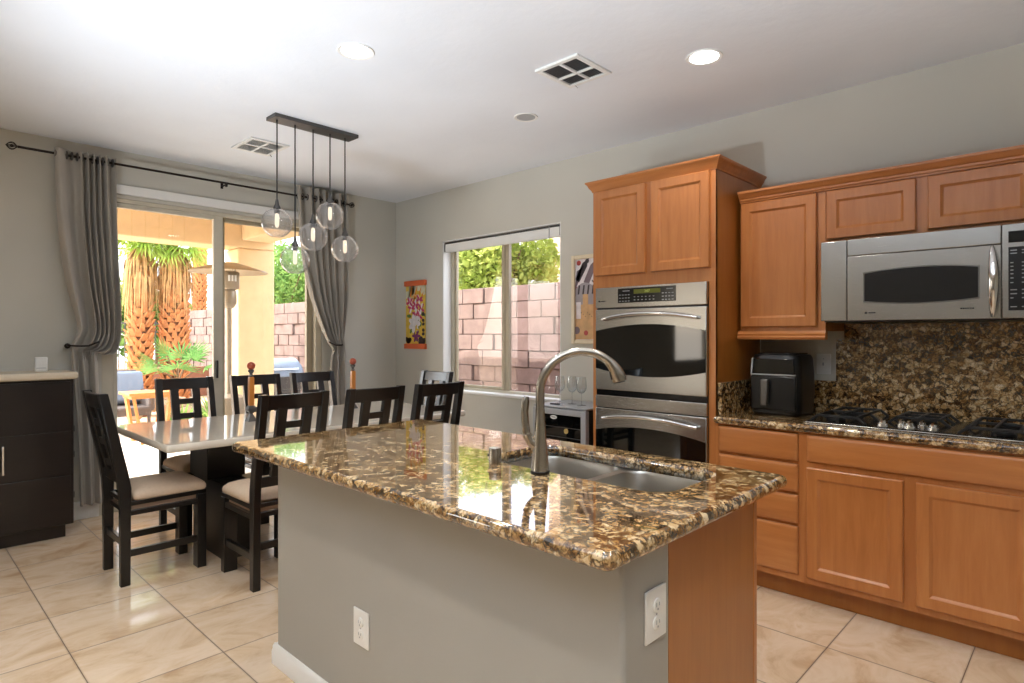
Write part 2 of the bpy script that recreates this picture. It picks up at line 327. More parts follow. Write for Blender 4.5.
# ---------------- roller blind
bl = thing('roller_blind', 'white roller blind rolled up at the head of the window', 'blind', (-3.85, RY+.05, 2.15))
build('fabric_roll', MB().cyl((W0+.03, RY+.052, 2.198), (W1-.03, RY+.052, 2.198), .034, 18), 'trim_white', bl)
build('valance', MB().box(W0+.025, W1-.025, RY+.014, RY+.018, 2.148, 2.222), 'trim_white', bl)
build('hem_bar', MB().box(W0+.03, W1-.03, RY+.03, RY+.042, 2.142, 2.165), 'white_plastic', bl, bevel=.003)
build('bracket', MB().box(W0+.013, W0+.025, RY+.012, RY+.09, 2.15, 2.238), 'pewter', bl); build('bracket', MB().box(W1-.025, W1-.013, RY+.012, RY+.09, 2.15, 2.238), 'pewter', bl)
build('head_rail', MB().box(W0+.025, W1-.025, RY+.012, RY+.03, 2.226, 2.238), 'pewter', bl)
build('pull_chain', MB().cyl((W1-.13, RY+.006, 2.235), (W1-.13, RY+.006, 2.13), .003, 6), 'grey_plastic', bl)
# ---------------- sliding glass door
dr = thing('door_1', None, None, (LX-.06, 2.06, 0)); dr['kind'] = 'structure'
xa, xb = LX-.115, LX-.01
f = MB(); f.box(xa, xb, D0, D0+.075, 0, DT); f.box(xa, xb, D1-.06, D1, 0, DT); f.box(xa, xb, D0+.075, D1-.06, DT-.034, DT); f.box(xa, xb, D0+.075, D1-.06, 0, .035)
build('door_frame', f, 'frame_beige', dr, bevel=.004)
def dpanel(name, y0, y1, x0, x1, sl, sr, glass):
    f = MB(); f.box(x0, x1, y0, y0+sl, .035, DT-.034); f.box(x0, x1, y1-sr, y1, .035, DT-.034); f.box(x0, x1, y0+sl, y1-sr, DT-.068, DT-.034); f.box(x0, x1, y0+sl, y1-sr, .035, .12)
    p = build(name, f, 'frame_tan' if glass else 'frame_beige', dr, bevel=.004)
    build('pane', MB().box((x0+x1)/2-.003, (x0+x1)/2+.003, y0+sl, y1-sr, .12, DT-.068), 'pane', p, smooth=False); return p
p1 = dpanel('sliding_panel', D0+.075, 2.045, LX-.055, LX-.015, .03, .075, False)
p2 = dpanel('fixed_panel', 1.995, D1-.06, LX-.105, LX-.065, .085, .06, True)
h = MB().box(LX-.016, LX+.012, 1.985, 2.0, .98, 1.13); build('door_handle', h, 'black_plastic', p1, bevel=.004)

# ================================================================== CURTAINS
H0 = 1.34
def px2(px, py, x):           # where a sight line meets the curtain plane
    dx, dy = -.69236+(px-512)/610*.72155, .72155+(px-512)/610*.69236
    t = x/dx; return dy*t, H0-(py-335.5)/610*t
RODX = LX+.10; RODZ = 2.615
rod = thing('curtain_rod', 'thin dark bronze curtain rod running above the sliding glass door', 'curtain rod', (RODX, 2.0, RODZ))
build('rod', MB().cyl((RODX, .66, RODZ), (RODX, 3.19, RODZ), .009, 12), 'bronze', rod)
for yy, s in ((.66, -1), (3.19, 1)):
    fm = MB(); fm.sphere((RODX, yy+s*.03, RODZ), .012, 10)
    for k in range(6):
        a = k*pi/3; fm.tube([(RODX+sin(pi*i/6)*.026*cos(a), yy+s*(.0+.06*i/6), RODZ+sin(pi*i/6)*.026*sin(a)) for i in range(7)], .003, 6)
    build('finial', fm, 'bronze', rod)
for yy in (.93, 2.03, 3.10):
    m = MB(); m.box(LX, LX+.006, yy-.010, yy+.010, RODZ-.03, RODZ+.016); m.cyl((LX, yy, RODZ-.012), (RODX, yy, RODZ-.012), .006, 8); m.box(RODX-.012, RODX+.012, yy-.006, yy+.006, RODZ-.03, RODZ+.006)
    build('bracket', m, 'bronze', rod)
def catmull(rows, t):
    n = len(rows)-1; x = t*n; i = min(int(x), n-1); u = x-i
    P = [rows[max(i-1, 0)], rows[i], rows[i+1], rows[min(i+2, n)]]
    return [.5*((2*b)+(-a+c)*u+(2*a-5*b+4*c-d)*u*u+(-a+3*b-3*c+d)*u**3) for a, b, c, d in zip(*P)]
def curtain(name, label, rows, folds, seed, hook_px, hook_side, warp):
    rt = thing(name, label, 'curtain', (RODX, 0, 0)); rnd = random.Random(seed)
    wr_ = []
    for py, pl, pr, amp, wave in rows:
        yl, z = px2(pl, py, RODX); yr, _ = px2(pr, py, RODX); wr_.append((z, yl, yr, amp, wave))
    rt.location.y = (wr_[0][1]+wr_[0][2])/2; zt = px2(*hook_px, RODX)[1]
    def g(u):
        for (a, fa), (b, fb) in zip(warp, warp[1:]):
            if u <= b: return fa+(fb-fa)*(u-a)/(b-a)
        return 1.0
    NU, NV = 150, 110; rings = []
    for j in range(NV+1):
        z, yl, yr, amp, drop = catmull(wr_, j/NV); row = []
        low = min(1, max(0, (zt-z)/.25+.3)) if j else 0; low = low*low*(3-2*low)
        for i in range(NU+1):
            u = i/NU; ph = 2*pi*folds*g(u)+.25*sin(2.2*(2.6-z)+seed)+.15*sin(5*(2.6-z)+9*u)
            f1 = sin(ph)+.22*sin(2*ph+1); f2 = sin(2*pi*2.4*u+.7+.5*sin(3*z))+.25*sin(2*pi*5.2*u)
            w_ = f1*(1-low)+f2*low; uu = u if hook_side < 0 else 1-u
            x = RODX+amp*w_+.010*sin(5*u+(2.6-z)*2)
            row.append((x, yl+(yr-yl)*u+amp*.22*cos(ph)*(1-low), z-drop*uu*uu))
        rings.append(row)
    m = MB(); m.loft(rings, False, False); build('drape', m, 'curtain_cloth', rt, solid=.004)
    z, yl, yr, amp, _ = wr_[0]
    for k in range(folds*2):
        u = (k+.5)/(folds*2); yy = yl+(yr-yl)*u
        g = MB(); g.tube([(RODX+.026*cos(a)*.9, yy, RODZ+.026*sin(a)) for a in [2*pi*q/14 for q in range(15)]], .006, 6); build('grommet', g, 'pewter', rt)
    hy, hz = px2(hook_px[0], hook_px[1], RODX)
    hb = MB(); hb.cyl((LX, hy, hz), (LX+.05, hy, hz), .012, 10); hb.tube([(LX+.05, hy, hz), (LX+.11, hy+hook_side*.005, hz+.005), (LX+.15, hy-hook_side*.03, hz), (LX+.165, hy-hook_side*.10, hz+.0), (LX+.16, hy-hook_side*.17, hz+.03)], .007, 8); hb.sphere((LX+.05, hy, hz), .02, 10)
    tb = thing('curtain_holdback', 'dark bronze holdback hook gathering the %s curtain' % ('left-hand' if seed == 3 else 'right-hand'), 'curtain holdback', (LX, hy, hz), group='curtain holdbacks')
    build('hook_arm', hb, 'bronze', tb)
    # the gathered band of cloth wrapped in the hook
    return rt
curtain('window_curtain', 'grey curtain tied back beside the sideboard, left of the glass door', [
    (147, 53, 115, .036, 0), (180, 54, 115.5, .040, 0), (210, 55, 116, .043, 0), (240, 58, 117, .043, 0), (270, 62.5, 118, .042, 0), (295, 68, 119, .042, .01), (316, 74, 119.5, .042, .03), (330, 76, 118.5, .046, .07),
    (340, 72, 114, .05, .09), (346, 70, 106, .045, .07), (350, 70, 98, .035, .03), (358, 71, 97, .03, 0), (385, 73, 98, .03, 0), (430, 77, 100, .03, 0), (470, 79, 101.5, .03, 0), (506, 80, 103, .03, 0)], 6, 3, (69, 346), -1, [(0, 0), (.40, .16), (.82, .84), (1, 1)])
curtain('window_curtain', 'grey curtain tied back right of the glass door, behind the glass pendants', [
    (185, 296, 346.5, .033, 0), (215, 297, 348, .038, 0), (245, 299, 349, .038, 0), (270, 303, 348.5, .036, 0), (295, 309.5, 347.5, .036, .01), (316, 317, 345.5, .04, .03), (328, 323, 344, .042, .06),
    (337, 328, 343, .04, .07), (343, 331, 343.5, .036, .05), (349, 332, 344, .034, .02), (358, 330, 345, .03, 0), (385, 328, 346, .028, 0), (420, 327, 347, .028, 0), (448, 326, 348, .028, 0)], 6, 9, (342, 345), 1, [(0, 0), (.3, .25), (.7, .75), (1, 1)])

# ================================================================== ISLAND
IX0, IX1, IY0, IY1 = -2.42, -.75, 1.135, 1.862
isl = thing('kitchen_island', 'kitchen island with grey painted knee wall and maple end panel', 'kitchen island', (-1.6, 1.5, 0))
k = MB(); k.box(IX0, IX1, IY0, 1.337, 0, .86); build('knee_wall', k, 'wall_paint_shaded', isl, bevel=.012, seg=3)
cb = MB(); cb.box(IX0, IX1-.004, 1.337, 1.845, .0, .60); cb.box(IX0, IX0+.02, 1.337, 1.845, .60, .86); cb.box(IX1-.022, IX1-.004, 1.337, 1.845, .60, .86); cb.box(IX0+.02, IX1-.022, 1.825, 1.845, .58, .60)
build('cabinet_body', cb, 'maple_side', isl)
fs = MB(); fs.box(IX1-.05, IX1-.002, 1.845, 1.868, .1, .86); fs.box(IX0, IX0+.05, 1.845, 1.868, .1, .86); fs.box(IX0+.05, IX1-.05, 1.89, 1.905, .80, .86); fs.box(IX0+.05, IX1-.05, 1.845, 1.862, .1, .14)
build('face_frame', fs, 'maple', isl, bevel=.002)
bp = [(IY0, 0), (IY0-.016, 0), (IY0-.016, .05), (IY0-.012, .062), (IY0-.012, .07), (IY0-.004, .082), (IY0, .082)]
bb = MB(); bb.prism(bp, IX0-.016, IX1, 'x'); bb.box(IX0-.014, IX0, IY0, 1.337, 0, .08); build('baseboard', bb, 'trim_white', isl, bevel=.0015)
# countertop with sink cut-out and bullnose edge
def slab(name, outer, zt, th, mat, parent, hole=None, bull=.018, k=5):
    m = MB(); n = len(outer); rings = []
    P = [Vector(p) for p in outer]
    def inset(d):
        out = []
        for i in range(n):
            a = (P[i]-P[i-1]).normalized(); b2 = (P[(i+1) % n]-P[i]).normalized(); na = Vector((-a.y, a.x)); nb = Vector((-b2.y, b2.x)); mm = (na+nb); mm = mm/max(mm.length_squared, .3)*2 if False else mm.normalized()/max(.35, cos(a.angle(b2)/2) if a.length and b2.length else 1)
            out.append(P[i]+mm*d)
        return out
    prof = []
    for i in range(k*2+1):
        a = -pi/2+pi*i/(k*2); prof.append((bull*(1-cos(a)), zt-th/2+th/2*sin(a)))
    for d, z in prof: rings.append([(p.x, p.y, z) for p in inset(d)])
    m.loft(rings, False)
    top = [(p.x, p.y) for p in inset(bull)]
    me = bpy.data.meshes.new('tmp'); bm = bmesh.new()
    def fill(z):
        bm2 = bmesh.new(); es = []
        for loop in ([top]+([hole] if hole else [])):
            vs = [bm2.verts.new((x, y, z)) for x, y in loop]; es += [bm2.edges.new((vs[i], vs[(i+1) % len(vs)])) for i in range(len(vs))]
        bmesh.ops.triangle_fill(bm2, use_beauty=True, use_dissolve=False, edges=es); bm2.verts.index_update()
        m.add([v.co for v in bm2.verts], [[v.index for v in f_.verts] for f_ in bm2.faces]); bm2.free()
    fill(zt); fill(zt-th); bm.free()
    if hole: m.loft([[(x, y, zt) for x, y in hole], [(x, y, zt-th) for x, y in hole]], False)
    o = build(name, m, mat, parent, ang=.5, flat=True)
    bm = bmesh.new(); bm.from_mesh(o.data); bmesh.ops.remove_doubles(bm, verts=bm.verts, dist=1e-5); bmesh.ops.recalc_face_normals(bm, faces=bm.faces); bm.to_mesh(o.data); bm.free()
    return o
SKX0, SKX1, SKY0, SKY1 = -1.61, -.86, 1.50, 1.885
hole = rrect(SKX0, SKX1, SKY0, SKY1, .085, 8)
ct = slab('island_countertop', rrect(-2.585, -.70, 1.01, 2.0, .03, 5), .90, .04, 'granite', None, hole)
tag(ct, 'polished brown granite slab on top of the kitchen island', 'countertop')
# sink
sk = thing('kitchen_sink', 'stainless steel double bowl sink set under the island granite', 'sink', (-1.24, 1.70, .70))
def bowl(x0, x1, y0, y1, zt, depth, name):
    m = MB(); rr = .07; rings = []
    for d, z in ((0, zt), (.004, zt-.01), (.012, zt-depth*.5), (.02, zt-depth+.03), (.03, zt-depth+.01), (.055, zt-depth)):
        rings.append([(x, y, z) for x, y in rrect(x0+d, x1-d, y0+d, y1-d, rr-d*.3, 7)])
    m.loft(rings, False); c = ((x0+x1)/2, (y0+y1)/2); m.add([(x, y, zt-depth) for x, y in rrect(x0+.055, x1-.055, y0+.055, y1-.055, rr-.0165, 7)], [tuple(range(32))])
    o = build(name, m, 'sink_steel', sk)
    dr_ = MB(); dr_.lathe([(.055, 0), (.055, .004), (.042, .006), (.04, .001), (.012, .001)], (c[0], c[1], zt-depth), 24); build('drain', dr_, 'chrome', o); return o
ZR = .858
bowl(SKX0+.005, -1.235, SKY0-.01, SKY1+.002, ZR, .19, 'bowl'); bowl(-1.205, SKX1+.002, SKY0-.01, SKY1+.002, ZR, .21, 'bowl')
rm = MB(); bo = rrect(SKX0-.02, SKX1+.02, SKY0-.02, SKY1+.02, .08, 7)
bm2 = bmesh.new(); es = []
for loop in (bo, rrect(SKX0+.005, -1.235, SKY0-.01, SKY1+.002, .07, 7), rrect(-1.205, SKX1+.002, SKY0-.01, SKY1+.002, .07, 7)):
    vs = [bm2.verts.new((x, y, ZR)) for x, y in loop]; es += [bm2.edges.new((vs[i], vs[(i+1) % len(vs)])) for i in range(len(vs))]
bmesh.ops.triangle_fill(bm2, use_beauty=True, edges=es); bm2.verts.index_update(); rm.add([v.co for v in bm2.verts], [[v.index for v in f_.verts] for f_ in bm2.faces]); bm2.free()
build('rim', rm, 'sink_steel', sk)
# faucet
FX, FY = -1.284, 1.468
rd = Vector((.7216, .6924, 0)); B0 = Vector((FX, FY, .90))
fc = thing('kitchen_faucet', 'brushed nickel gooseneck faucet standing beside the island sink', 'faucet', (FX, FY, .90))
build('base_ring', MB().lathe([(.031, 0), (.031, .008), (.029, .010)], B0, 28), 'black_plastic', fc)
build('body', MB().lathe([(.029, .010), (.0275, .03), (.024, .07), (.020, .115), (.0165, .165), (.0150, .19), (.0150, .205)], B0, 28), 'nickel', fc)
R_ = .133; pts = [B0+Vector((0, 0, .205)), B0+Vector((0, 0, .235))]
for i in range(0, 25):
    a = pi-radians(132)*i/24; pts.append(B0+Vector((0, 0, .256))+rd*(R_+R_*cos(a))+Vector((0, 0, R_*sin(a))))
build('spout', MB().tube(pts, .0142, 16), 'nickel', fc)
e0 = pts[-1]; ang0 = radians(48); hp_ = [e0-(pts[-1]-pts[-2]).normalized()*.01, e0]
for i in range(1, 7):           # the pull-down head keeps curling towards straight down
    aa = ang0*(1-i/6)+radians(14)*i/6; hp_.append(hp_[-1]+(rd*sin(aa)-Vector((0, 0, cos(aa))))*.0115)
t0 = (hp_[-1]-hp_[-2]).normalized()
sp = MB().tube(hp_, [.0150, .0155, .0172, .0188, .0204, .0220, .0234, .0228], 18)
s_o = build('spray_head', sp, 'nickel', fc)
sn = Vector((-t0.z, 0, 0)); nb = (rd*t0.z-Vector((0, 0, 1))*t0.dot(rd)).normalized()
build('spray_button', MB().obox(hp_[5]-(rd*t0.dot(-Vector((0, 0, 1)))+Vector((0, 0, 1))*t0.dot(rd))*.019, (.012, .010, .028), t0.to_track_quat('Z', 'X').to_matrix()), 'black_plastic', s_o, bevel=.003)
build('spray_nozzle', MB().cyl(hp_[-1], hp_[-1]+t0*.004, .020, 18), 'black_plastic', s_o)
hs = MB(); hp = B0+Vector((0, 0, .07)); hs.tube([hp, hp-rd*.03+Vector((0, 0, .030)), hp-rd*.043+Vector((0, 0, .055))], [.014, .0145, .0150], 14); hbse = build('handle_stem', hs, 'nickel', fc)
hv = MB(); q0 = hp-rd*.043+Vector((0, 0, .057)); hv.tube([q0, q0-rd*.004+Vector((0, 0, .03)), q0-rd*.006+Vector((0, 0, .07)), q0-rd*.004+Vector((0, 0, .10)), q0-rd*.0-Vector((0, 0, -.118))], [.0150, .0150, .0145, .0155, .009], 14, flat=.7); build('lever', hv, 'nickel', fc)
# air gap cap
ag = thing('air_gap_cap', 'short brushed nickel air gap cap left of the faucet', 'air gap', (-1.497, 1.476, .90))
build('cap', MB().lathe([(.022, 0), (.022, .05), (.0205, .054), (.0, .055)], (-1.497, 1.476, .90), 24, False), 'nickel', ag)
build('slot', MB().cyl(Vector((-1.497, 1.476, .928))-rd*.020, Vector((-1.497, 1.476, .928))-rd*.026, .005, 8), 'black_plastic', ag)
# outlets
def outlet(label, c, nrm, kind='duplex', size=(.092, .122), rz=0.0):
    rt = thing('wall_outlet' if kind == 'duplex' else 'wall_switch', label, 'outlet' if kind == 'duplex' else 'switch plate', c)
    nv = Vector(nrm); sv = Vector((0, 0, 1)).cross(nv); m = Matrix((sv, nv, Vector((0, 0, 1)))).transposed(); c = Vector(c)
    build('cover_plate', MB().obox(c+nv*.003, (size[0], .006, size[1]), m), 'white_plastic', rt, bevel=.003)
    if kind == 'duplex':
        for s in (-1, 1):
            cc = c+Vector((0, 0, s*.0205)); r = MB(); r.lathe([(.0165, 0), (.0165, .009), (.015, .0098)], cc, 18, True, nv.to_track_quat('Z', 'Y').to_matrix()); ro = build('receptacle', r, 'white_plastic', rt)
            sl = MB(); sl.obox(cc+sv*.006+nv*.0097+Vector((0, 0, .003)), (.0022, .002, .008), m); sl.obox(cc-sv*.006+nv*.0097+Vector((0, 0, .003)), (.0022, .002, .010), m); sl.cyl(cc+nv*.0085-Vector((0, 0, .008)), cc+nv*.0107-Vector((0, 0, .008)), .0028, 8); build('slots', sl, 'grey_plastic', ro)
        build('screw', MB().cyl(c+nv*.005, c+nv*.007, .003, 8), 'grey_plastic', rt)
    else:
        build('toggle', MB().obox(c+nv*.011, (.008, .012, .018), m), 'grey_plastic', rt, bevel=.002)
        build('screw', MB().cyl(c+nv*.005+Vector((0, 0, .03)), c+nv*.007+Vector((0, 0, .03)), .003, 8), 'grey_plastic', rt)
    return rt
outlet('white wall outlet low on the long grey side of the island', (-1.789, IY0, .354), (0, -1, 0))
outlet('white wall outlet on the short end of the island beside the maple panel', (IX1, 1.264, .689), (1, 0, 0))
outlet('white switch plate on the wall beside the black air fryer', (-1.145, RY, 1.175), (0, -1, 0), 'switch', (.078, .118))

# ================================================================== CABINET HELPERS
def shaker(x0, x1, z0, z1, yf, th=.02, rail=.050, rec=.009, ch=.012):
    m = MB()
    def ring(d, y): return [(x0+d, y, z0+d), (x1-d, y, z0+d), (x1-d, y, z1-d), (x0+d, y, z1-d)]
    e = .004
    m.loft([ring(0, yf+th), ring(0, yf+e), ring(e, yf), ring(rail, yf), ring(rail+.003, yf+.003), ring(rail+ch, yf+rec), ], False)
    m.add(ring(rail+ch, yf+rec), [(0, 1, 2, 3)]); m.add(ring(0, yf+th), [(3, 2, 1, 0)]); return m
def slabfront(x0, x1, z0, z1, yf, th=.02):
    m = MB()
    def ring(d, y): return [(x0+d, y, z0+d), (x1-d, y, z0+d), (x1-d, y, z1-d), (x0+d, y, z1-d)]
    m.loft([ring(0, yf+th), ring(0, yf+.007), ring(.004, yf+.003), ring(.012, yf+.0005), ring(.014, yf)], True); return m
def crown(x0, x1, yf, yb, z0, z1, out, lret=True, rret=True, steps=None):
    """crown moulding swept round a cabinet top: profile offsets out from the carcass"""
    prof = steps or [(0, z0), (.006, z0), (.010, z0+(z1-z0)*.18), (.022, z0+(z1-z0)*.42), (out*.75, z0+(z1-z0)*.72), (out, z0+(z1-z0)*.86), (out, z1), (0, z1)]
    m = MB(); rings = []
    for d, z in prof:
        dl = d if lret else 0; drr = d if rret else 0
        rings.append([(x0-dl, yb, z), (x0-dl, yf-d, z), (x1+drr, yf-d, z), (x1+drr, yb, z)])
    m.loft(rings, False); return m

# ================================================================== TALL OVEN CABINET
TX0, TX1, TF = -2.342, -1.514, 3.20
tc = thing('oven_cabinet', 'tall maple cabinet with two upper doors holding the double oven', 'cabinet', (-1.93, 3.5, 0))
c = MB(); c.box(TX0, TX0+.03, TF, RY, 0, 2.27); c.box(TX1-.03, TX1, TF, RY, 0, 2.27); c.box(TX0+.03, TX1-.03, TF+.012, RY, 1.66, 2.27); c.box(TX0+.03, TX1-.03, RY-.02, RY, 0, 1.66); c.box(TX0+.03, TX1-.03, TF+.07, RY-.02, 0, .10); c.box(TX0+.03, TX1-.03, TF, TF+.3, .1, .26)
build('carcass', c, 'maple_side', tc)
f = MB(); f.box(TX0, TX0+.034, TF-.002, TF+.018, .1, 2.27); f.box(TX1-.041, TX1, TF-.002, TF+.018, .1, 2.27); f.box(TX0+.034, TX1-.041, TF-.002, TF+.014, 1.642, 1.722); f.box(TX0+.034, TX1-.041, TF-.002, TF+.014, 2.25, 2.27); f.box(-1.953, -1.911, TF-.001, TF+.014, 1.722, 2.25); f.box(TX0+.034, TX1-.041, TF-.002, TF+.014, .10, .28)
build('face_frame', f, 'maple', tc)
build('crown_moulding', crown(TX0, TX1, TF, RY, 2.258, 2.322, .040), 'maple_h', tc, ang=.9)
for x0, x1 in ((-2.318, -1.953), (-1.911, -1.545)):
    build('door', shaker(x0, x1, 1.718, 2.254, 3.178), 'maple', tc, ang=.3)
# double oven
ov = thing('double_oven', 'stainless steel double wall oven built into the tall maple cabinet', 'oven', (-1.933, 3.2, .3))
OX0, OX1 = -2.306, -1.556; OF = 3.172
build('oven_body', MB().box(OX0+.012, OX1-.012, 3.215, 3.70, .30, 1.62), 'black_plastic', ov)
build('trim_strip', MB().box(OX0, OX1, OF+.018, OF+.03, .285, 1.638), 'black_plastic', ov)
cp = build('control_panel', MB().box(OX0, OX1, OF, OF+.025, 1.512, 1.640), 'steel', ov, bevel=.004)
dsp = build('keypad', MB().box(-2.135, -1.742, OF-.003, OF+.004, 1.540, 1.628), 'black_gloss', cp, bevel=.001)
build('display', MB().box(-2.02, -1.84, OF-.0045, OF-.001, 1.592, 1.618), 'lcd', dsp)
def text(body, size, loc, rot, mat, parent, name):
    cu = bpy.data.curves.new(name, 'FONT'); cu.body = body; cu.size = size; cu.align_x = 'CENTER'; cu.align_y = 'CENTER'; cu.extrude = .0004; cu.materials.append(M[mat])
    me = bpy.data.meshes.new_from_object(bpy.data.objects.new(name, cu)); o = bpy.data.objects.new(name, me); COL.objects.link(o); o.parent = parent; o.location = Vector(loc)-root_of(parent); o.rotation_euler = rot; return o
text('2:07', .021, (-1.928, OF-.0052, 1.605), (pi/2, 0, 0), 'digit', dsp, 'clock_digits')
km = MB()
for bx in (-2.125, -1.83):
    for r_ in range(3):
        for c_ in range(4): km.box(bx+c_*.021, bx+c_*.021+.012, OF-.004, OF-.002, 1.548+r_*.019, 1.552+r_*.019)
for c_ in range(6): km.box(-2.02+c_*.026, -2.02+c_*.026+.01, OF-.004, OF-.002, 1.553, 1.557); km.box(-2.02+c_*.026, -2.02+c_*.026+.01, OF-.004, OF-.002, 1.572, 1.575)
km.box(-2.10, -2.05, OF-.004, OF-.002, 1.61, 1.614); km.box(-1.80, -1.76, OF-.004, OF-.002, 1.61, 1.614)
build('button_marks', km, 'grey_plastic', dsp)
lg = MB(); lg.cyl((-2.276, OF-.001, 1.555), (-2.276, OF+.001, 1.555), .006, 14)
for q in range(5): lg.box(-2.264+q*.007, -2.259+q*.007, OF-.001, OF+.001, 1.552, 1.558)
build('maker_mark', lg, 'black_plastic', cp)
def arch(x0, x1, zb, zt, sb, stp, n=16):
    up = [(x0+(x1-x0)*i/n, zt+stp*(1-(2*i/n-1)**2)) for i in range(n+1)]; dn = [(x0+(x1-x0)*i/n, zb-sb*(1-(2*i/n-1)**2)) for i in range(n, -1, -1)]
    return dn[::-1]+up[::-1] if False else [(x, z) for x, z in dn[::-1]]+[(x, z) for x, z in up[::-1]]
def oven_door(z0, z1, gz0, gz1, hz, sb, stp, name):
    d = build(name, MB().box(OX0, OX1, OF, OF+.028, z0, z1), 'steel', ov, bevel=.005)
    build('door_glass', MB().prism(arch(OX0+.004, OX1-.004, gz0, gz1, sb, stp), OF-.002, OF+.01, 'y'), 'black_glass', d, ang=.4)
    n = 20; path = [(OX0+.07+(OX1-OX0-.12)*i/n, OF-.022-.028*sin(pi*i/n)**.5, hz+.030*(1-(2*i/n-1)**2)) for i in range(n+1)]
    hb_ = MB().tube(path, [.010+.003*sin(pi*i/n) for i in range(n+1)], 12)
    hb_.cyl((path[0][0]+.004, OF+.002, hz), (path[0][0]+.004, OF-.024, hz), .009, 10); hb_.cyl((path[-1][0]-.004, OF+.002, hz), (path[-1][0]-.004, OF-.024, hz), .009, 10)
    build('handle', hb_, 'chrome', d); return d
oven_door(1.000, 1.504, 1.135, 1.368, 1.440, .042, .040, 'oven_door')
build('vent_gap', MB().box(OX0, OX1, OF+.012, OF+.02, .965, 1.0), 'black_gloss', ov)
build('lower_panel', MB().box(OX0, OX1, OF, OF+.025, .892, .964), 'steel', ov, bevel=.003)
oven_door(.30, .886, .42, .745, .825, .035, .040, 'oven_door')

# ================================================================== BASE CABINETS
BX1 = -.14
dbc = thing('drawer_cabinet', 'maple base cabinet with a stack of four drawers below the air fryer', 'cabinet', (-1.28, 3.5, 0))
def base_carcass(rt, x0, x1):
    c = MB(); c.box(x0, x1, TF+.014, RY, .11, .86); c.box(x0, x1, TF+.075, RY, 0, .11); build('carcass', c, 'maple_side', rt)
base_carcass(dbc, TX1, -1.055)
f = MB(); f.box(TX1, -1.497, TF-.002, TF+.014, .11, .86); f.box(-1.082, -1.055, TF-.002, TF+.014, .11, .86); f.box(-1.497, -1.082, TF-.002, TF+.014, .852, .86); f.box(-1.497, -1.082, TF-.001, TF+.014, .11, .148)
f.box(-1.497, -1.082, TF-.001, TF+.014, .66, .72); f.box(-1.497, -1.082, TF-.001, TF+.014, .5, .57); f.box(-1.497, -1.082, TF-.001, TF+.014, .35, .42)
build('face_frame', f, 'maple', dbc)
for z0, z1 in ((.712, .848), (.556, .696), (.400, .540), (.145, .384)): build('drawer', slabfront(-1.490, -1.079, z0, z1, 3.178), 'maple_h', dbc, ang=.25)
cbc = thing('cooktop_cabinet', 'maple base cabinet with two doors below the gas cooktop', 'cabinet', (-.6, 3.5, 0))
base_carcass(cbc, -1.055, BX1)
f = MB(); f.box(-1.055, -1.03, TF-.002, TF+.014, .11, .86); f.box(-.632, -.575, TF-.002, TF+.014, .11, .70); f.box(-.178, BX1, TF-.002, TF+.014, .11, .86); f.box(-1.03, -.178, TF-.001, TF+.014, .68, .73); f.box(-1.03, -.178, TF-.001, TF+.014, .845, .86); f.box(-1.03, -.178, TF-.001, TF+.014, .11, .15)
build('face_frame', f, 'maple', cbc)
build('false_front', slabfront(-1.036, -.172, .718, .848, 3.178), 'maple_h', cbc, ang=.25)
for x0, x1 in ((-1.036, -.628), (-.579, -.172)): build('door', shaker(x0, x1, .144, .688, 3.178), 'maple', cbc, ang=.3)
# counter + splashes
c = slab('wall_countertop', [(-1.514, RY), (-1.514, 3.168), (BX1+.02, 3.168), (BX1+.02, RY)], .90, .04, 'granite', None)
tag(c, 'brown granite countertop running along the wall under the microwave', 'countertop')
s = build('side_splash', MB().box(-1.512, -1.49, 3.215, RY-.02, .90, 1.08), 'granite', None, bevel=.003); tag(s, 'low granite splash strip against the side of the tall oven cabinet', 'backsplash')
s = MB(); s.box(-1.49, -1.075, RY-.02, RY-.0005, .90, 1.08); s.box(-1.075, -1.032, RY-.02, RY-.0005, .90, 1.316); s.box(-1.032, BX1+.02, RY-.02, RY-.0005, .90, 1.406); s = build('backsplash', s, 'granite', None); tag(s, 'full height brown granite backsplash behind the gas cooktop', 'backsplash')

# ================================================================== COOKTOP
ck = thing('gas_cooktop', 'black gas cooktop with steel rim set in the granite counter', 'cooktop', (-.62, 3.5, .90))
CX0, CX1, CY0, CY1 = -1.075, -.165, 3.25, 3.745
build('rim', MB().prism(rrect(CX0, CX1, CY0, CY1, .02), .90, .907), 'steel', ck, bevel=.002)
build('glass_plate', MB().prism(rrect(CX0+.012, CX1-.012, CY0+.016, CY1-.012, .015), .906, .911), 'black_gloss', ck)
def burner(x, y, r):
    b_ = MB().lathe([(r, 0), (r, .008), (r*.8, .012), (r*.75, .02), (r*.6, .024), (0, .024)], (x, y, .911), 20, False); build('burner', b_, 'iron', ck)
for x, y, r in ((-.95, 3.36, .04), (-.95, 3.62, .045), (-.62, 3.60, .055), (-.29, 3.36, .045), (-.29, 3.62, .04)): burner(x, y, r)
def grate(x0, x1, y0, y1):
    g = MB(); z = .946; t_ = .012
    for y in (y0, (y0+y1)/2, y1): g.box(x0+.03, x1-.03, y-t_/2, y+t_/2, z-.012, z)
    for x in (x0+.04, (x0+x1)/2, x1-.04): g.box(x-t_/2, x+t_/2, y0, y1, z-.012, z)
    for y in (y0, (y0+y1)/2, y1):
        g.bar((x0+.036, y, z-.006), (x0, y, .911), t_, t_, (0, 1, 0)); g.bar((x1-.036, y, z-.006), (x1, y, .911), t_, t_, (0, 1, 0))
    for y in (y0, y1): g.box((x0+x1)/2-t_/2, (x0+x1)/2+t_/2, y-t_/2, y+t_/2, .911, z-.012)
    build('grate', g, 'iron', ck, bevel=.002)
grate(-1.05, -.80, 3.285, 3.72); grate(-.745, -.495, 3.47, 3.72); grate(-.44, -.19, 3.285, 3.72)
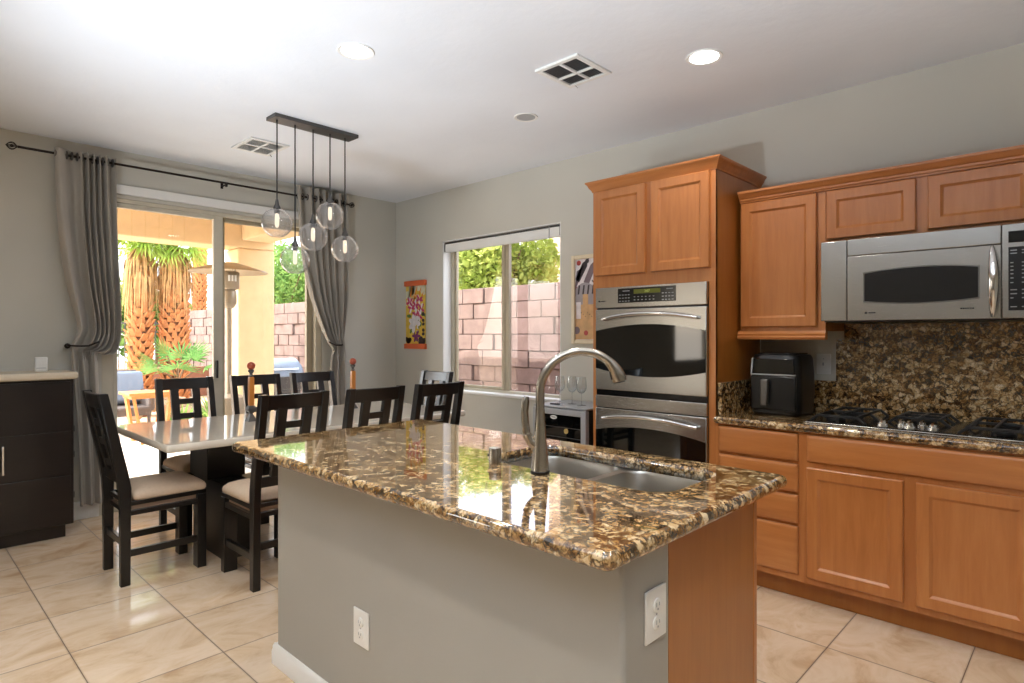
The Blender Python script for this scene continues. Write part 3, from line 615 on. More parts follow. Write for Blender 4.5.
for x, y in ((-.735, 3.30), (-.665, 3.34), (-.625, 3.30), (-.585, 3.36), (-.535, 3.31)):
    kb = MB(); kb.lathe([(.024, 0), (.023, .012), (.016, .014), (.015, .026), (.0, .027)], (x, y, .911), 20, False); kb.box(x-.004, x+.004, y-.018, y+.018, .93, .945); build('knob', kb, 'chrome', ck)

# ================================================================== AIR FRYER
af = thing('air_fryer', 'black air fryer with grey handle standing on the granite counter', 'air fryer', (-1.285, 3.57, .90))
def rbody(rt, name, mat, levels, cx, cy_):
    m = MB(); m.loft([[(cx+x, cy_+y, z) for x, y in rrect(-w_/2, w_/2, -d_/2, d_/2, r_, 8)] for w_, d_, r_, z in levels], True); return build(name, m, mat, rt, ang=.5)
ax, ay = -1.285, 3.555
rbody(af, 'housing', 'black_plastic', [(.25, .27, .05, .90), (.268, .288, .06, .912), (.278, .298, .06, 1.02), (.276, .296, .06, 1.13), (.262, .284, .06, 1.215), (.245, .268, .06, 1.232), (.20, .22, .06, 1.238)], ax, ay)
build('window_band', MB().prism([(-1.400, 1.128), (-1.172, 1.128), (-1.177, 1.212), (-1.394, 1.212)], ay-.1515, ay-.13, 'y'), 'black_glass', af, bevel=.003)
bs = MB(); bs.box(-1.405, -1.166, ay-.1535, ay-.14, 1.122, 1.128); bs.prism([(-1.406, 1.125), (-1.398, 1.125), (-1.390, 1.215), (-1.399, 1.215)], ay-.1535, ay-.14, 'y')
build('trim_line', bs, 'grey_plastic', af)
ba = build('basket', MB().prism([(-1.405, .93), (-1.166, .93), (-1.164, 1.118), (-1.407, 1.118)], ay-.154, ay-.12, 'y'), 'black_plastic', af, bevel=.008)
build('handle', MB().prism([(-1.342, .955), (-1.306, .955), (-1.300, 1.1), (-1.342, 1.1)], ay-.186, ay-.15, 'y'), 'grey_metal', ba, bevel=.008, seg=3)
build('lid_ring', MB().prism(rrect(ax-.11, ax+.11, ay-.12, ay+.12, .055, 8), 1.234, 1.243), 'black_gloss', af, bevel=.003)

# ================================================================== UPPER CABINETS + MICROWAVE
UF = 3.482
uc = thing('upper_cabinet', 'single door maple upper cabinet between the oven tower and the microwave', 'cabinet', (-1.27, 3.6, 1.36))
build('carcass', MB().box(-1.496, -1.038, UF+.012, RY, 1.365, 2.12), 'maple_side', uc)
f = MB(); f.box(-1.496, -1.478, UF-.002, UF+.012, 1.365, 2.12); f.box(-1.082, -1.038, UF-.002, UF+.012, 1.365, 2.12); f.box(-1.478, -1.082, UF-.001, UF+.012, 1.365, 1.395); f.box(-1.478, -1.082, UF-.001, UF+.012, 2.085, 2.12); build('face_frame', f, 'maple', uc)
build('door', shaker(-1.487, -1.079, 1.389, 2.098, UF-.022), 'maple', uc, ang=.3)
rl = MB(); rl.prism([(UF+.02, 1.318), (UF-.026, 1.318), (UF-.030, 1.330), (UF-.022, 1.338), (UF-.024, 1.348), (UF-.012, 1.358), (UF-.008, 1.366), (UF+.02, 1.366)], -1.506, -1.034, 'x'); build('light_rail', rl, 'maple_h', uc, ang=.3)
cr = [(0, 2.104), (.010, 2.104), (.012, 2.112), (.018, 2.116), (.018, 2.126), (.026, 2.132), (.040, 2.152), (.044, 2.153), (.044, 2.166), (0, 2.166)]
build('crown_moulding', crown(-1.496, -1.038, UF-.002, RY, 0, 0, 0, False, False, cr), 'maple_h', uc, ang=.3)
um = thing('microwave_cabinet', 'low two door maple cabinet above the stainless microwave', 'cabinet', (-.6, 3.6, 1.83))
build('carcass', MB().box(-1.036, -.135, UF+.012, RY, 1.832, 2.12), 'maple_side', um)
f = MB(); f.box(-1.036, -1.024, UF-.002, UF+.012, 1.832, 2.12); f.box(-.634, -.578, UF-.002, UF+.012, 1.832, 2.12); f.box(-.184, -.135, UF-.002, UF+.012, 1.832, 2.12); f.box(-1.024, -.184, UF-.001, UF+.012, 1.832, 1.852); f.box(-1.024, -.184, UF-.001, UF+.012, 2.085, 2.12); build('face_frame', f, 'maple', um)
for x0, x1 in ((-1.030, -.630), (-.582, -.182)): build('door', shaker(x0, x1, 1.846, 2.098, UF-.022), 'maple', um, ang=.3)
build('crown_moulding', crown(-1.0375, -.135, UF-.002, RY, 0, 0, 0, False, False, cr), 'maple_h', um, ang=.3)
mw = thing('microwave_oven', 'stainless over-the-range microwave mounted above the gas cooktop', 'microwave', (-.585, 3.6, 1.415))
MF = 3.39; MX0, MX1 = -1.035, -.14
build('casing', MB().box(MX0, MX1, MF+.03, RY-.03, 1.42, 1.822), 'grey_metal', mw)
build('underside', MB().box(MX0+.01, MX1-.01, MF+.03, RY-.04, 1.408, 1.42), 'black_plastic', mw)
build('side_panel', MB().box(MX0, -.913, MF, MF+.03, 1.414, 1.822), 'steel', mw, bevel=.004)
build('vent_panel', MB().box(-.910, -.302, MF, MF+.03, 1.740, 1.822), 'steel', mw, bevel=.003)
md_ = build('door', MB().box(-.910, -.302, MF, MF+.03, 1.414, 1.737), 'steel', mw, bevel=.003)
build('window_border', MB().prism(arch(-.838, -.376, 1.504, 1.652, .014, .016), MF-.0015, MF+.01, 'y'), 'grey_metal', md_, ang=.4)
build('window', MB().prism(arch(-.832, -.382, 1.510, 1.646, .014, .016), MF-.003, MF+.01, 'y'), 'dark_window', md_, ang=.4)
n = 18; path = [(-.331+.008*sin(pi*i/n), MF-.012-.035*sin(pi*i/n)**.6, 1.425+.305*i/n) for i in range(n+1)]
build('handle', MB().tube(path, [.006+.014*sin(pi*i/n)**.7 for i in range(n+1)], 14), 'chrome', md_)
lg = MB(); lg.cyl((-.826, MF-.001, 1.452), (-.826, MF+.001, 1.452), .006, 12)
for q in range(4): lg.box(-.814+q*.008, -.808+q*.008, MF-.001, MF+.001, 1.449, 1.455)
for q in range(6): lg.box(-.446+q*.0085, -.439+q*.0085, MF-.001, MF+.001, 1.459, 1.465)
build('maker_mark', lg, 'black_plastic', md_)
cpm = build('control_panel', MB().box(-.299, MX1, MF, MF+.03, 1.414, 1.822), 'steel', mw, bevel=.003)
build('display', MB().box(-.277, -.16, MF-.002, MF+.01, 1.741, 1.79), 'black_gloss', cpm)
kp = build('keypad', MB().box(-.277, -.16, MF-.002, MF+.01, 1.448, 1.722), 'black_plastic', cpm, bevel=.001)
km = MB()
for r_, z in enumerate((1.705, 1.692, 1.652, 1.636, 1.62, 1.604, 1.586, 1.566, 1.535, 1.518, 1.50, 1.462)):
    for c_ in range(3): km.box(-.270+c_*.038, -.270+c_*.038+(.022 if r_ in (0, 1, 8, 9, 11) else .010), MF-.003, MF-.001, z, z+.004)
build('button_marks', km, 'grey_plastic', kp)

# ================================================================== CEILING FITTINGS
def recessed(label, x, y, lit=True, r=.088, energy=26, grp='recessed ceiling lights'):
    rt = thing('recessed_light', label, 'ceiling light', (x, y, CZ), group=grp)
    build('trim_ring', MB().lathe([(r*.80, -.002), (r, -.006), (r*1.02, -.002), (r*1.02, .0), (r*.80, .0)], (x, y, CZ), 32, False), 'trim_white', rt)
    if lit:
        build('lens', MB().lathe([(r*.80, -.004), (r*.4, -.006), (0.001, -.0065)], (x, y, CZ), 28, False), 'lamp_lens', rt)
    else:
        build('lens', MB().lathe([(r*.80, -.003), (r*.62, -.0035), (0.001, -.002)], (x, y, CZ), 28, False), 'grey_plastic', rt)
    return rt
recessed('lit recessed ceiling light nearest the pendant fixture', -2.638, 1.638); recessed('lit recessed ceiling light in front of the upper cabinets', -1.429, 2.887)
recessed('unlit grey recessed ceiling light between the vent and the far corner', -2.647, 2.889, False, .075)
for x, y in ((-2.638, 1.638), (-1.429, 2.887), (-1.43, 1.64), (-.15, 1.64), (-1.43, .2), (-.15, .2), (-2.64, .2), (-2.64, -1.4), (-.15, -1.4)):
    lamp('downlight', 'SPOT', (x, y, CZ-.012), 26, (1, .93, .83), aim=(x, y, 0), spot_size=radians(130), spot_blend=.8, shadow_soft_size=.05)
def vent(label, x0, x1, y0, y1, quad, lm='grey_plastic'):
    rt = thing('ceiling_vent', label, 'air vent', ((x0+x1)/2, (y0+y1)/2, CZ), group='ceiling air vents')
    m = .028; xs, ys = quad
    fr_ = MB(); z0, z1 = CZ-.012, CZ
    fr_.box(x0, x1, y0, y0+m, z0, z1); fr_.box(x0, x1, y1-m, y1, z0, z1); fr_.box(x0, x0+m, y0+m, y1-m, z0, z1); fr_.box(x1-m, x1, y0+m, y1-m, z0, z1); fr_.box(xs-.008, xs+.008, y0+m, y1-m, z0, z1); fr_.box(x0+m, x1-m, ys-.008, ys+.008, z0, z1)
    build('vent_frame', fr_, 'trim_white', rt, bevel=.003)
    build('duct_backing', MB().box(x0+m, x1-m, y0+m, y1-m, CZ-.002, CZ-.0005), 'iron', rt)
    for (a, b_) in ((x0+m, xs-.008), (xs+.008, x1-m)):
        for (c0, d0) in ((y0+m, ys-.008), (ys+.008, y1-m)):
            lv = MB(); n_ = max(4, int((b_-a)/.013))
            for q in range(n_):
                xx = a+(b_-a)*(q+.5)/n_; lv.obox((xx, (c0+d0)/2, CZ-.007), (.0075, d0-c0, .0012), Matrix.Rotation(radians(35), 3, 'Y'))
            build('louvre', lv, lm, rt)
    build('damper_lever', MB().bar((x0+m+.02, y1-m*.5, CZ-.012), (x0+m+.035, y1-m*.5+.004, CZ-.028), .003, .003), 'pewter', rt)
    return rt
vent('white square ceiling vent between the two lit recessed lights', -2.145, -1.862, 2.408, 2.708, (-1.995, 2.58))
vent('white ceiling vent above the dining table beside the pendant canopy', -4.645, -4.30, 1.825, 2.115, (-4.47, 1.97), 'trim_white')

# ================================================================== PENDANT LIGHT
PX = -3.79
pl = thing('pendant_light', 'five globe glass pendant light hanging over the dining table', 'pendant light', (PX, 2.03, CZ))
build('canopy', MB().box(PX-.065, PX+.065, 1.735, 2.335, CZ-.024, CZ), 'pewter', pl, bevel=.003)
for yy, zz in ((1.777, 2.060), (1.899, 1.834), (2.026, 2.000), (2.151, 2.158), (2.266, 1.944)):
    R = .094
    build('cord', MB().cyl((PX, yy, CZ-.024), (PX, yy, zz+R+.05), .0045, 8), 'iron', pl)
    so = build('socket', MB().lathe([(.006, .062), (.009, .055), (.013, .03), (.023, .008), (.024, .0), (.016, -.004), (.016, -.03), (.0, -.03)], (PX, yy, zz+R-.004), 18, False), 'pewter', pl)
    bu = MB(); bu.lathe([(.009, .0), (.013, -.015), (.0135, -.07), (.010, -.085), (.001, -.09)], (PX, yy, zz+R-.034), 14, False); build('bulb', bu, 'bulb_glow', so)
    prof = []
    for i in range(4, 29):
        a = pi*i/32; prof.append((R*sin(a)*1.0, R*cos(a)))
    prof[0] = (.022, R*.975)
    prof += [(prof[-1][0]*.985, prof[-1][1]+.003)]
    build('glass_globe', MB().lathe(prof, (PX, yy, zz), 36, False), 'globe_glass', pl)

# ================================================================== DINING TABLE
TBZ = .76; TBX0, TBX1, TBY0, TBY1 = -4.58, -3.52, 1.055, 3.16
tb = thing('dining_table', 'long dining table with polished cream stone top and black pedestals', 'dining table', (-4.05, 2.1, 0))
pts_ = rrect(TBX0, TBX1, TBY0, TBY1, .02, 4)
o = slab('tabletop', pts_, TBZ, .042, 'table_stone', tb, None, .010, 3)
for y0, y1 in ((1.43, 1.60), (2.62, 2.79)):
    s_ = 1 if y0 < 2 else -1
    pd = MB(); pd.box(-4.245, -3.745, y0, y1, 0, .455); build('pedestal', pd, 'black_wood', tb, bevel=.004)
    pb = MB(); pb.box(-4.22, -3.92, y0-.03, y1+.03, .455, TBZ-.042); build('pedestal_head', pb, 'black_wood', tb, bevel=.004)
build('apron_beam', MB().box(-4.16, -3.99, 1.63, 2.59, .60, TBZ-.042), 'black_wood', tb, bevel=.003)
# offset parts built in world coordinates are already relative to the table's base

# ================================================================== DINING CHAIRS
def make_chair():
    r = thing('dining_chair', '', 'chair', (0, 0, 0), group='black dining chairs around the table')
    hw = .192; yb, yf_ = -.215, .215
    def post(x):     # rear leg and back post in one leaning plank
        p = MB(); w_ = .040
        rings = []
        for z, y, d in ((0, yb+.002, .046), (.42, yb+.002, .050), (.52, yb+.0, .058), (.60, yb-.012, .056), (1.034, yb-.100, .044)):
            rings.append([(x-w_/2, y-d/2+.02, z), (x+w_/2, y-d/2+.02, z), (x+w_/2, y+d/2+.02, z), (x-w_/2, y+d/2+.02, z)])
        p.loft(rings); return p
    for x in (-hw+.020, hw-.020): build('back_leg', post(x), 'black_wood', r, bevel=.003)
    for s in (-1, 1):
        f_ = MB(); x0 = s*hw; f_.box(x0, x0-s*.135, yf_-.038, yf_, 0, .40) if False else f_.box(x0, x0-s*.075, yf_-.048, yf_, 0, .425); build('front_leg', f_, 'black_wood', r, bevel=.003)
    ap = MB()
    for z0, z1 in ((.425, .448), (.372, .398)):
        for s in (-1, 1): ap.box(s*hw-s*.004, s*hw-s*.03, yb+.04, yf_-.0, z0, z1)
        ap.box(-hw+.03, hw-.03, yf_-.03, yf_-.002, z0, z1); ap.box(-hw+.03, hw-.03, yb+.03, yb+.05, z0, z1)
    build('seat_frame', ap, 'black_wood', r, bevel=.002)
    cu = MB(); lv = [(.352, .40, .02, .398), (.356, .404, .02, .426)]
    build('seat_base', MB().prism(rrect(-hw+.028, hw-.028, yb+.05, yf_-.028, .01), .399, .424), 'cushion_side', r)
    cs = MB(); rings = []
    for ins, z in ((.006, .448), (.0, .456), (.0, .472), (.006, .486), (.022, .500), (.055, .512), (.10, .517)):
        rings.append([(x, y, z) for x, y in rrect(-hw+.002+ins, hw-.002-ins, yb+.06+ins, yf_+.008-ins, .03, 6)])
    cs.loft(rings); build('seat', cs, 'cushion', r, ang=1.2)
    def by(z): return yb+.02-(.012+.086*(z-.60)/.42)
    tr = MB(); n = 10; rings = []
    for i in range(n+1):
        x = -hw+.040+(2*hw-.080)*i/n; sag = .012*(1-(2*i/n-1)**2)
        zt = 1.030; zb = .952; rings.append([(x, by(zb)-.016-sag, zb), (x, by(zb)+.012-sag, zb), (x, by(zt)+.012-sag, zt), (x, by(zt)-.016-sag, zt)])
    tr.loft(rings); build('top_rail', tr, 'black_wood', r, bevel=.003)
    lr = MB(); rings = []
    for i in range(n+1):
        x = -hw+.040+(2*hw-.080)*i/n; zt = .592; zb = .535; rings.append([(x, by(zb)-.014, zb), (x, by(zb)+.012, zb), (x, by(zt)+.012, zt), (x, by(zt)-.014, zt)])
    lr.loft(rings); build('lower_rail', lr, 'black_wood', r, bevel=.003)
    for x in (-.072, .072):
        sl = MB(); rings = []
        for z in (.585, .96):
            sg = .010 if z > .8 else .0
            rings.append([(x-.026, by(z)-.017-sg, z), (x+.026, by(z)-.017-sg, z), (x+.026, by(z)+.013-sg, z), (x-.026, by(z)+.013-sg, z)])
        sl.loft(rings); build('back_slat', sl, 'black_wood', r, bevel=.002)
    for z in (.866, .764, .640):
        cbm = MB(); sg = .006 if z > .7 else .001; cbm.loft([[(x, by(z-.019)-.014-sg, z-.019), (x, by(z-.019)+.009-sg, z-.019), (x, by(z+.019)+.009-sg, z+.019), (x, by(z+.019)-.014-sg, z+.019)] for x in (-.048, .048)]); build('cross_slat', cbm, 'black_wood', r, bevel=.002)
    for s in (-1, 1):
        st = MB(); st.box(s*hw-s*.010, s*hw-s*.032, yb+.04, yf_-.04, .150, .188); build('stretcher', st, 'black_wood', r, bevel=.002)
    st = MB(); st.box(-hw+.036, hw-.036, yb+.012, yb+.034, .205, .243); build('stretcher', st, 'black_wood', r, bevel=.002)
    for z in (.84, .90):
        for s in (-1, 1): build('bolt', MB().sphere((s*(hw-.012), by(z)-.008, z), .004, 8), 'pewter', r)
    return r
ch = make_chair()
ch.location = (-3.93, 1.115, 0); ch['label'] = 'black dining chair at the table end beside the sideboard, seen from its side'
dup(ch, (-3.385, 1.55, 0), pi/2, 'black dining chair nearest the island corner, its back toward the island')
dup(ch, (-3.375, 2.055, 0), pi/2, 'middle black dining chair on the island side of the table')
dup(ch, (-3.375, 2.54, 0), pi/2, 'black dining chair on the island side nearest the kitchen window')
dup(ch, (-4.485, 1.55, 0), -pi/2, 'black dining chair in front of the palms, across the table')
dup(ch, (-4.485, 2.065, 0), -pi/2, 'black dining chair in front of the stucco column, behind the first candlestick')
dup(ch, (-4.485, 2.545, 0), -pi/2, 'black dining chair across the table beside the right-hand curtain')
dup(ch, (-4.10, 3.05, 0), pi, 'black dining chair at the far table end under the orange flower scroll')

# ================================================================== TABLE CANDLESTICKS
def candlestick(label, x, y, z):
    r = thing('candlestick', label, 'candlestick', (x, y, z), group='wooden candlesticks on the table')
    ba = MB()
    sq = lambda w_, zz: [(x-w_, y-w_, zz), (x+w_, y-w_, zz), (x+w_, y+w_, zz), (x-w_, y+w_, zz)]
    ba.loft([sq(.030, z), sq(.028, z+.006), sq(.008, z+.05), sq(.009, z+.054), sq(.030, z+.075), sq(.030, z+.085), sq(.018, z+.105)]); build('base', ba, 'pewter', r)
    po = MB(); po.loft([sq(.015, z+.105), sq(.0165, z+.12), sq(.0165, z+.29), sq(.014, z+.30)]); build('post', po, 'candle_wood', r, bevel=.003)
    co = MB(); co.lathe([(.012, .30), (.016, .305), (.009, .318), (.013, .328), (.020, .338), (.020, .345), (.012, .350)], (x, y, z), 16); build('collar', co, 'pewter', r)
    build('ball', MB().sphere((x, y, z+.374), .027, 18), 'red_ball', r)
    return r
c1 = candlestick('wooden candlestick with red ball top nearer the left end of the table', -4.14, 1.76, TBZ)
candlestick('wooden candlestick with red ball top in front of the right curtain', -4.28, 2.63, TBZ)

# ================================================================== SIDEBOARD
sb = thing('sideboard', 'tall dark espresso sideboard with ivory top against the left wall', 'sideboard', (-5.13, .5, 0))
SY0, SY1 = .085, .915; SXF = -4.92
build('toe_base', MB().box(LX+.02, SXF-.05, SY0+.03, SY1-.04, 0, .085), 'espresso', sb)
build('carcass', MB().box(LX+.018, SXF-.018, SY0, SY1, .085, 1.05), 'espresso', sb, bevel=.004)
build('ivory_slab', MB().prism(rrect(LX+.017, SXF+.022, SY0-.022, SY1+.022, .02, 4), 1.05, 1.098), 'ivory_top', sb, bevel=.016, seg=4)
for y0, y1, hs_ in ((SY0+.012, .4985, 1), (.5015, SY1-.02, -1)):
    d = MB()
    for z0, z1 in ((.095, .412), (.418, .706), (.712, 1.035)): d.box(SXF-.018, SXF, y0, y1, z0, z1)
    d.box(SXF-.018, SXF-.006, y0, y1, .41, .42); d.box(SXF-.018, SXF-.006, y0, y1, .70, .715)
    do = build('door', d, 'espresso', sb, bevel=.002)
    yy = .5-hs_*.045; hh = MB(); hh.box(SXF+.018, SXF+.026, yy-.006, yy+.006, .47, .65); hh.box(SXF-.002, SXF+.02, yy-.005, yy+.005, .485, .495); hh.box(SXF-.002, SXF+.02, yy-.005, yy+.005, .625, .635); build('handle', hh, 'chrome', do, bevel=.002)
for z in (.72, .55, .28): build('hinge', MB().box(SXF-.02, SXF-.004, SY1-.002, SY1+.002, z-.02, z+.02), 'pewter', sb)
wb = thing('wifi_box', 'small white upright device standing on the ivory sideboard top', 'device', (-5.10, .765, 1.098))
build('casing', MB().box(-5.112, -5.095, .730, .800, 1.098, 1.196), 'white_plastic', wb, bevel=.008, seg=3)
build('panel_seam', MB().box(-5.0955, -5.0945, .738, .792, 1.12, 1.124), 'grey_plastic', wb)

# ================================================================== WALL ART
sc = thing('wall_scroll', 'narrow flower painting scroll with orange bars on the far wall', 'painting', (-5.0, RY, 1.55))
AX0, AX1 = -5.165, -4.845
ar = MB(); yA = RY-.012
for i, (nm, rgb) in enumerate((('art_yellow', (226, 190, 74)), ('art_white', (232, 226, 228)), ('art_pink', (196, 66, 110)), ('art_green', (96, 128, 62)), ('art_dark', (60, 44, 46)), ('art_cream', (226, 220, 190)), ('art_violet', (132, 60, 118)), ('art_orange', (222, 140, 44)))): plain(nm, rgb, .7, var=.12, scale=20)
ar.box(AX0, AX1, yA, yA+.006, 1.25, 1.85)
rnd = random.Random(4)
def petal(mi, x, z, L, w_, a, lay):
    ar.cur = mi; pts = []
    for i in range(10):
        t_ = 2*pi*i/10; u, v = L/2*(1+cos(t_)), w_/2*sin(t_); pts.append((min(max(x+u*cos(a)-v*sin(a), AX0), AX1), min(max(z+u*sin(a)+v*cos(a), 1.252), 1.848)))
    ar.prism(pts, yA-.0004*lay, yA+.001, 'y')
def blob(mi, x, z, r, lay): petal(mi, x-r, z, 2*r, 2*r*rnd.uniform(.6, 1), rnd.uniform(-.4, .4), lay)
for i in range(16): blob(5, rnd.uniform(AX0, AX1), rnd.uniform(1.66, 1.84), rnd.uniform(.03, .06), 1)
for i in range(9): petal(7, rnd.uniform(AX0+.05, AX1-.05), rnd.uniform(1.6, 1.7), .16, .02, rnd.uniform(.6, 2.4), 2)
for i in range(14): petal(3, rnd.uniform(AX0, AX1), rnd.uniform(1.3, 1.56), rnd.uniform(.05, .10), .035, rnd.uniform(0, 6.28), 2)
for i in range(8): blob(4, rnd.uniform(AX0, AX1), rnd.uniform(1.25, 1.30), .035, 3)
for i in range(6): blob(4, AX1-.03, 1.30+.05*i, .022, 3)
for cx, cz in ((-5.0, 1.65), (-4.94, 1.70), (-5.07, 1.62), (-5.0, 1.56), (-4.91, 1.61), (-4.94, 1.54), (-5.10, 1.68)):
    for k_ in range(6): petal((2, 1, 2)[k_ % 3], cx, cz, .062, .026, k_*pi/3+rnd.random(), 4+k_ % 3)
for cx, cz in ((-5.02, 1.46),):
    for k_ in range(7): petal(1, cx, cz, .10, .055, k_*2*pi/7, 6+k_ % 3)
for k_ in range(6): petal(6, -4.99, 1.335, .07, .03, k_*pi/3, 6)
for k_ in range(5): petal(0, -5.0, 1.40, .05, .025, k_*1.2, 7)
build('artwork', ar, ['art_yellow', 'art_white', 'art_pink', 'art_green', 'art_dark', 'art_cream', 'art_violet', 'art_orange'], sc, smooth=False)
for z0, z1 in ((1.845, 1.898), (1.204, 1.257)): build('orange_bar', MB().box(AX0-.012, AX1+.012, RY-.030, RY, z0, z1), 'orange_bar', sc, bevel=.004)
wp = thing('framed_print', 'cream framed kitchen collage print beside the tall oven cabinet', 'picture', (-2.72, RY, 1.63))
FX0, FX1, FZ0, FZ1 = -2.985, -2.45, 1.275, 1.965
fr = MB()
for q in ((FX0, FX0+.032, FZ0, FZ1), (FX1-.032, FX1, FZ0, FZ1), (FX0+.032, FX1-.032, FZ0, FZ0+.032), (FX0+.032, FX1-.032, FZ1-.032, FZ1)): fr.box(q[0], q[1], RY-.028, RY, q[2], q[3])
build('picture_frame', fr, 'frame_cream', wp, bevel=.004)
for nm, rgb in (('print_mauve', (120, 104, 112)), ('print_dark', (58, 48, 54)), ('print_red', (176, 66, 60)), ('print_tan', (214, 172, 122)), ('print_grey', (164, 158, 162))): plain(nm, rgb, .6, var=.12, scale=20)
ar = MB(); AX0, AX1 = FX0+.032, FX1-.032; yA = RY-.012; ar.box(AX0, AX1, yA, yA+.006, FZ0+.032, FZ1-.032)
def pz(mi, pts, lay): ar.cur = mi; ar.prism([(min(max(x, AX0), AX1), z) for x, z in pts], yA-.0005*lay, yA+.001, 'y')
pz(4, [(AX0, 1.31), (AX1, 1.31), (AX1, 1.58), (AX0, 1.58)], 1)                    # tan board
pz(5, [(AX0, 1.58), (AX1, 1.58), (AX1, 1.70), (AX0, 1.72)], 1)
for i, (x, z, a) in enumerate(((-2.94, 1.80, .9), (-2.88, 1.86, 1.0), (-2.80, 1.84, 1.1), (-2.70, 1.82, .8), (-2.58, 1.84, .9))):
    d_ = Vector((cos(a), sin(a))); n_ = Vector((-d_.y, d_.x)); c_ = Vector((x, z)); w_, L_ = .026, .11
    pz((1, 2, 1, 2, 1)[i], [c_-d_*L_-n_*w_, c_+d_*L_*.3-n_*w_, c_+d_*L_*.6-n_*.010, c_+d_*L_-n_*.010, c_+d_*L_+n_*.010, c_+d_*L_*.6+n_*.010, c_+d_*L_*.3+n_*w_, c_-d_*L_+n_*w_], 3)
for x, z, r_, mi in ((-2.92, 1.905, .02, 3), (-2.84, 1.915, .018, 2), (-2.93, 1.70, .022, 3), (-2.76, 1.78, .03, 0), (-2.62, 1.72, .04, 3), (-2.94, 1.38, .03, 1), (-2.85, 1.36, .02, 3)):
    pz(mi, [(x+r_*cos(2*pi*i/12), z+r_*sin(2*pi*i/12)) for i in range(12)], 4)
pz(5, [(-2.92+.11*cos(pi*i/10)+.06, 1.64+.11*sin(pi*i/10)) for i in range(11)], 5)
for i in range(4): pz(2, [(-2.93+i*.045, 1.66), (-2.915+i*.045, 1.66), (-2.905+i*.045, 1.73), (-2.92+i*.045, 1.73)], 6)
pz(4, [(-2.88, 1.45), (-2.83, 1.45), (-2.83, 1.66), (-2.88, 1.66)], 6); pz(0, [(-2.945, 1.47), (-2.90, 1.47), (-2.90, 1.60), (-2.945, 1.60)], 5)
for i in range(7): pz(2, [(-2.90+.02*i, 1.52-.015*(i % 3)), (-2.892+.02*i, 1.52-.015*(i % 3)), (-2.892+.02*i, 1.512-.015*(i % 3))], 7)
build('artwork', ar, ['art_white', 'print_mauve', 'print_dark', 'print_red', 'print_tan', 'print_grey'], wp, smooth=False)

# ================================================================== WINE COOLER + GLASSES
wc = thing('wine_cooler', 'small silver framed wine cooler with dark glass door beside the ovens', 'wine cooler', (-2.77, 3.58, 0))
VX0, VX1, VF = -3.01, -2.525, 3.36
build('cabinet', MB().box(VX0, VX1, VF+.045, RY-.03, .03, .822), 'black_plastic', wc, bevel=.006)
build('top_cover', MB().box(VX0-.003, VX1+.003, VF+.01, RY-.028, .822, .834), 'grey_plastic', wc, bevel=.004)
vd = MB(); vd.box(VX0, VX0+.045, VF, VF+.04, .05, .818); vd.box(VX1-.045, VX1, VF, VF+.04, .05, .818); vd.box(VX0+.045, VX1-.045, VF, VF+.04, .775, .818); vd.box(VX0+.045, VX1-.045, VF, VF+.04, .05, .095)
vdo = build('door', vd, 'grey_plastic', wc, bevel=.005)
build('door_glass', MB().box(VX0+.045, VX1-.045, VF+.008, VF+.02, .095, .775), 'black_glass', vdo)
lo_ = MB(); lo_.prism([(-2.815+.03*cos(2*pi*i/20), .755+.014*sin(2*pi*i/20)) for i in range(20)], VF+.004, VF+.009, 'y'); lo_o = build('logo_badge', lo_, 'white_plastic', vdo)
lm = MB()
for q in range(6): lm.box(-2.834+q*.0065, -2.830+q*.0065, VF+.003, VF+.005, .752, .759)
build('logo_mark', lm, 'pewter', lo_o)
for q, (x, z) in enumerate(((-2.70, .665), (-2.86, .665))):
    bt = MB(); bt.cyl((x, VF+.001, z), (x, VF+.0075, z), .018 if q == 0 else .014, 16); 
    if q == 0: build('bottle_end', bt, 'cork', vdo)
for z in (.69, .62): build('shelf_front', MB().box(VX0+.05, VX1-.05, VF+.004, VF+.008, z-.004, z), 'grey_metal', vdo)
for x in (VX0+.05, VX1-.05):
    for y in (VF+.08, RY-.08): build('foot', MB().cyl((x, y, 0), (x, y, .03), .018, 10), 'black_plastic', wc)
def wine_glass():
    r = thing('wine_glass', '', 'wine glass', (0, 0, 0), group='wine glasses on the cooler')
    build('bowl', MB().lathe([(.004, .085), (.020, .092), (.034, .112), (.039, .135), (.037, .165), (.031, .205), (.030, .205), (.036, .165), (.038, .135), (.033, .113), (.019, .094), (.003, .087)], (0, 0, 0), 24, False), 'stemware', r)
    build('stem', MB().lathe([(.0035, .085), (.003, .05), (.0035, .012), (.010, .005), (.034, .002), (.034, 0), (.001, 0)], (0, 0, 0), 20, False), 'stemware', r); return r
g = wine_glass(); g.location = (-2.90, 3.54, .834); g['label'] = 'clear wine glass on the cooler, leftmost of the row beside the wall'
dup(g, (-2.80, 3.56, .834), 0, 'clear wine glass in the middle of the row on the cooler')
dup(g, (-2.69, 3.53, .834), 0, 'clear wine glass on the cooler nearest the tall oven cabinet')
cs_ = thing('corkscrew', 'small dark corkscrew lying on top of the wine cooler', 'corkscrew', (-2.86, 3.44, .834))
build('handle', MB().bar((-2.90, 3.43, .840), (-2.82, 3.445, .840), .014, .010), 'black_plastic', cs_, bevel=.003)
build('worm', MB().tube([(-2.82+.03*i/20, 3.445+.004*cos(i*1.2), .840+.004*sin(i*1.2)) for i in range(21)], .0015, 5), 'chrome', cs_)

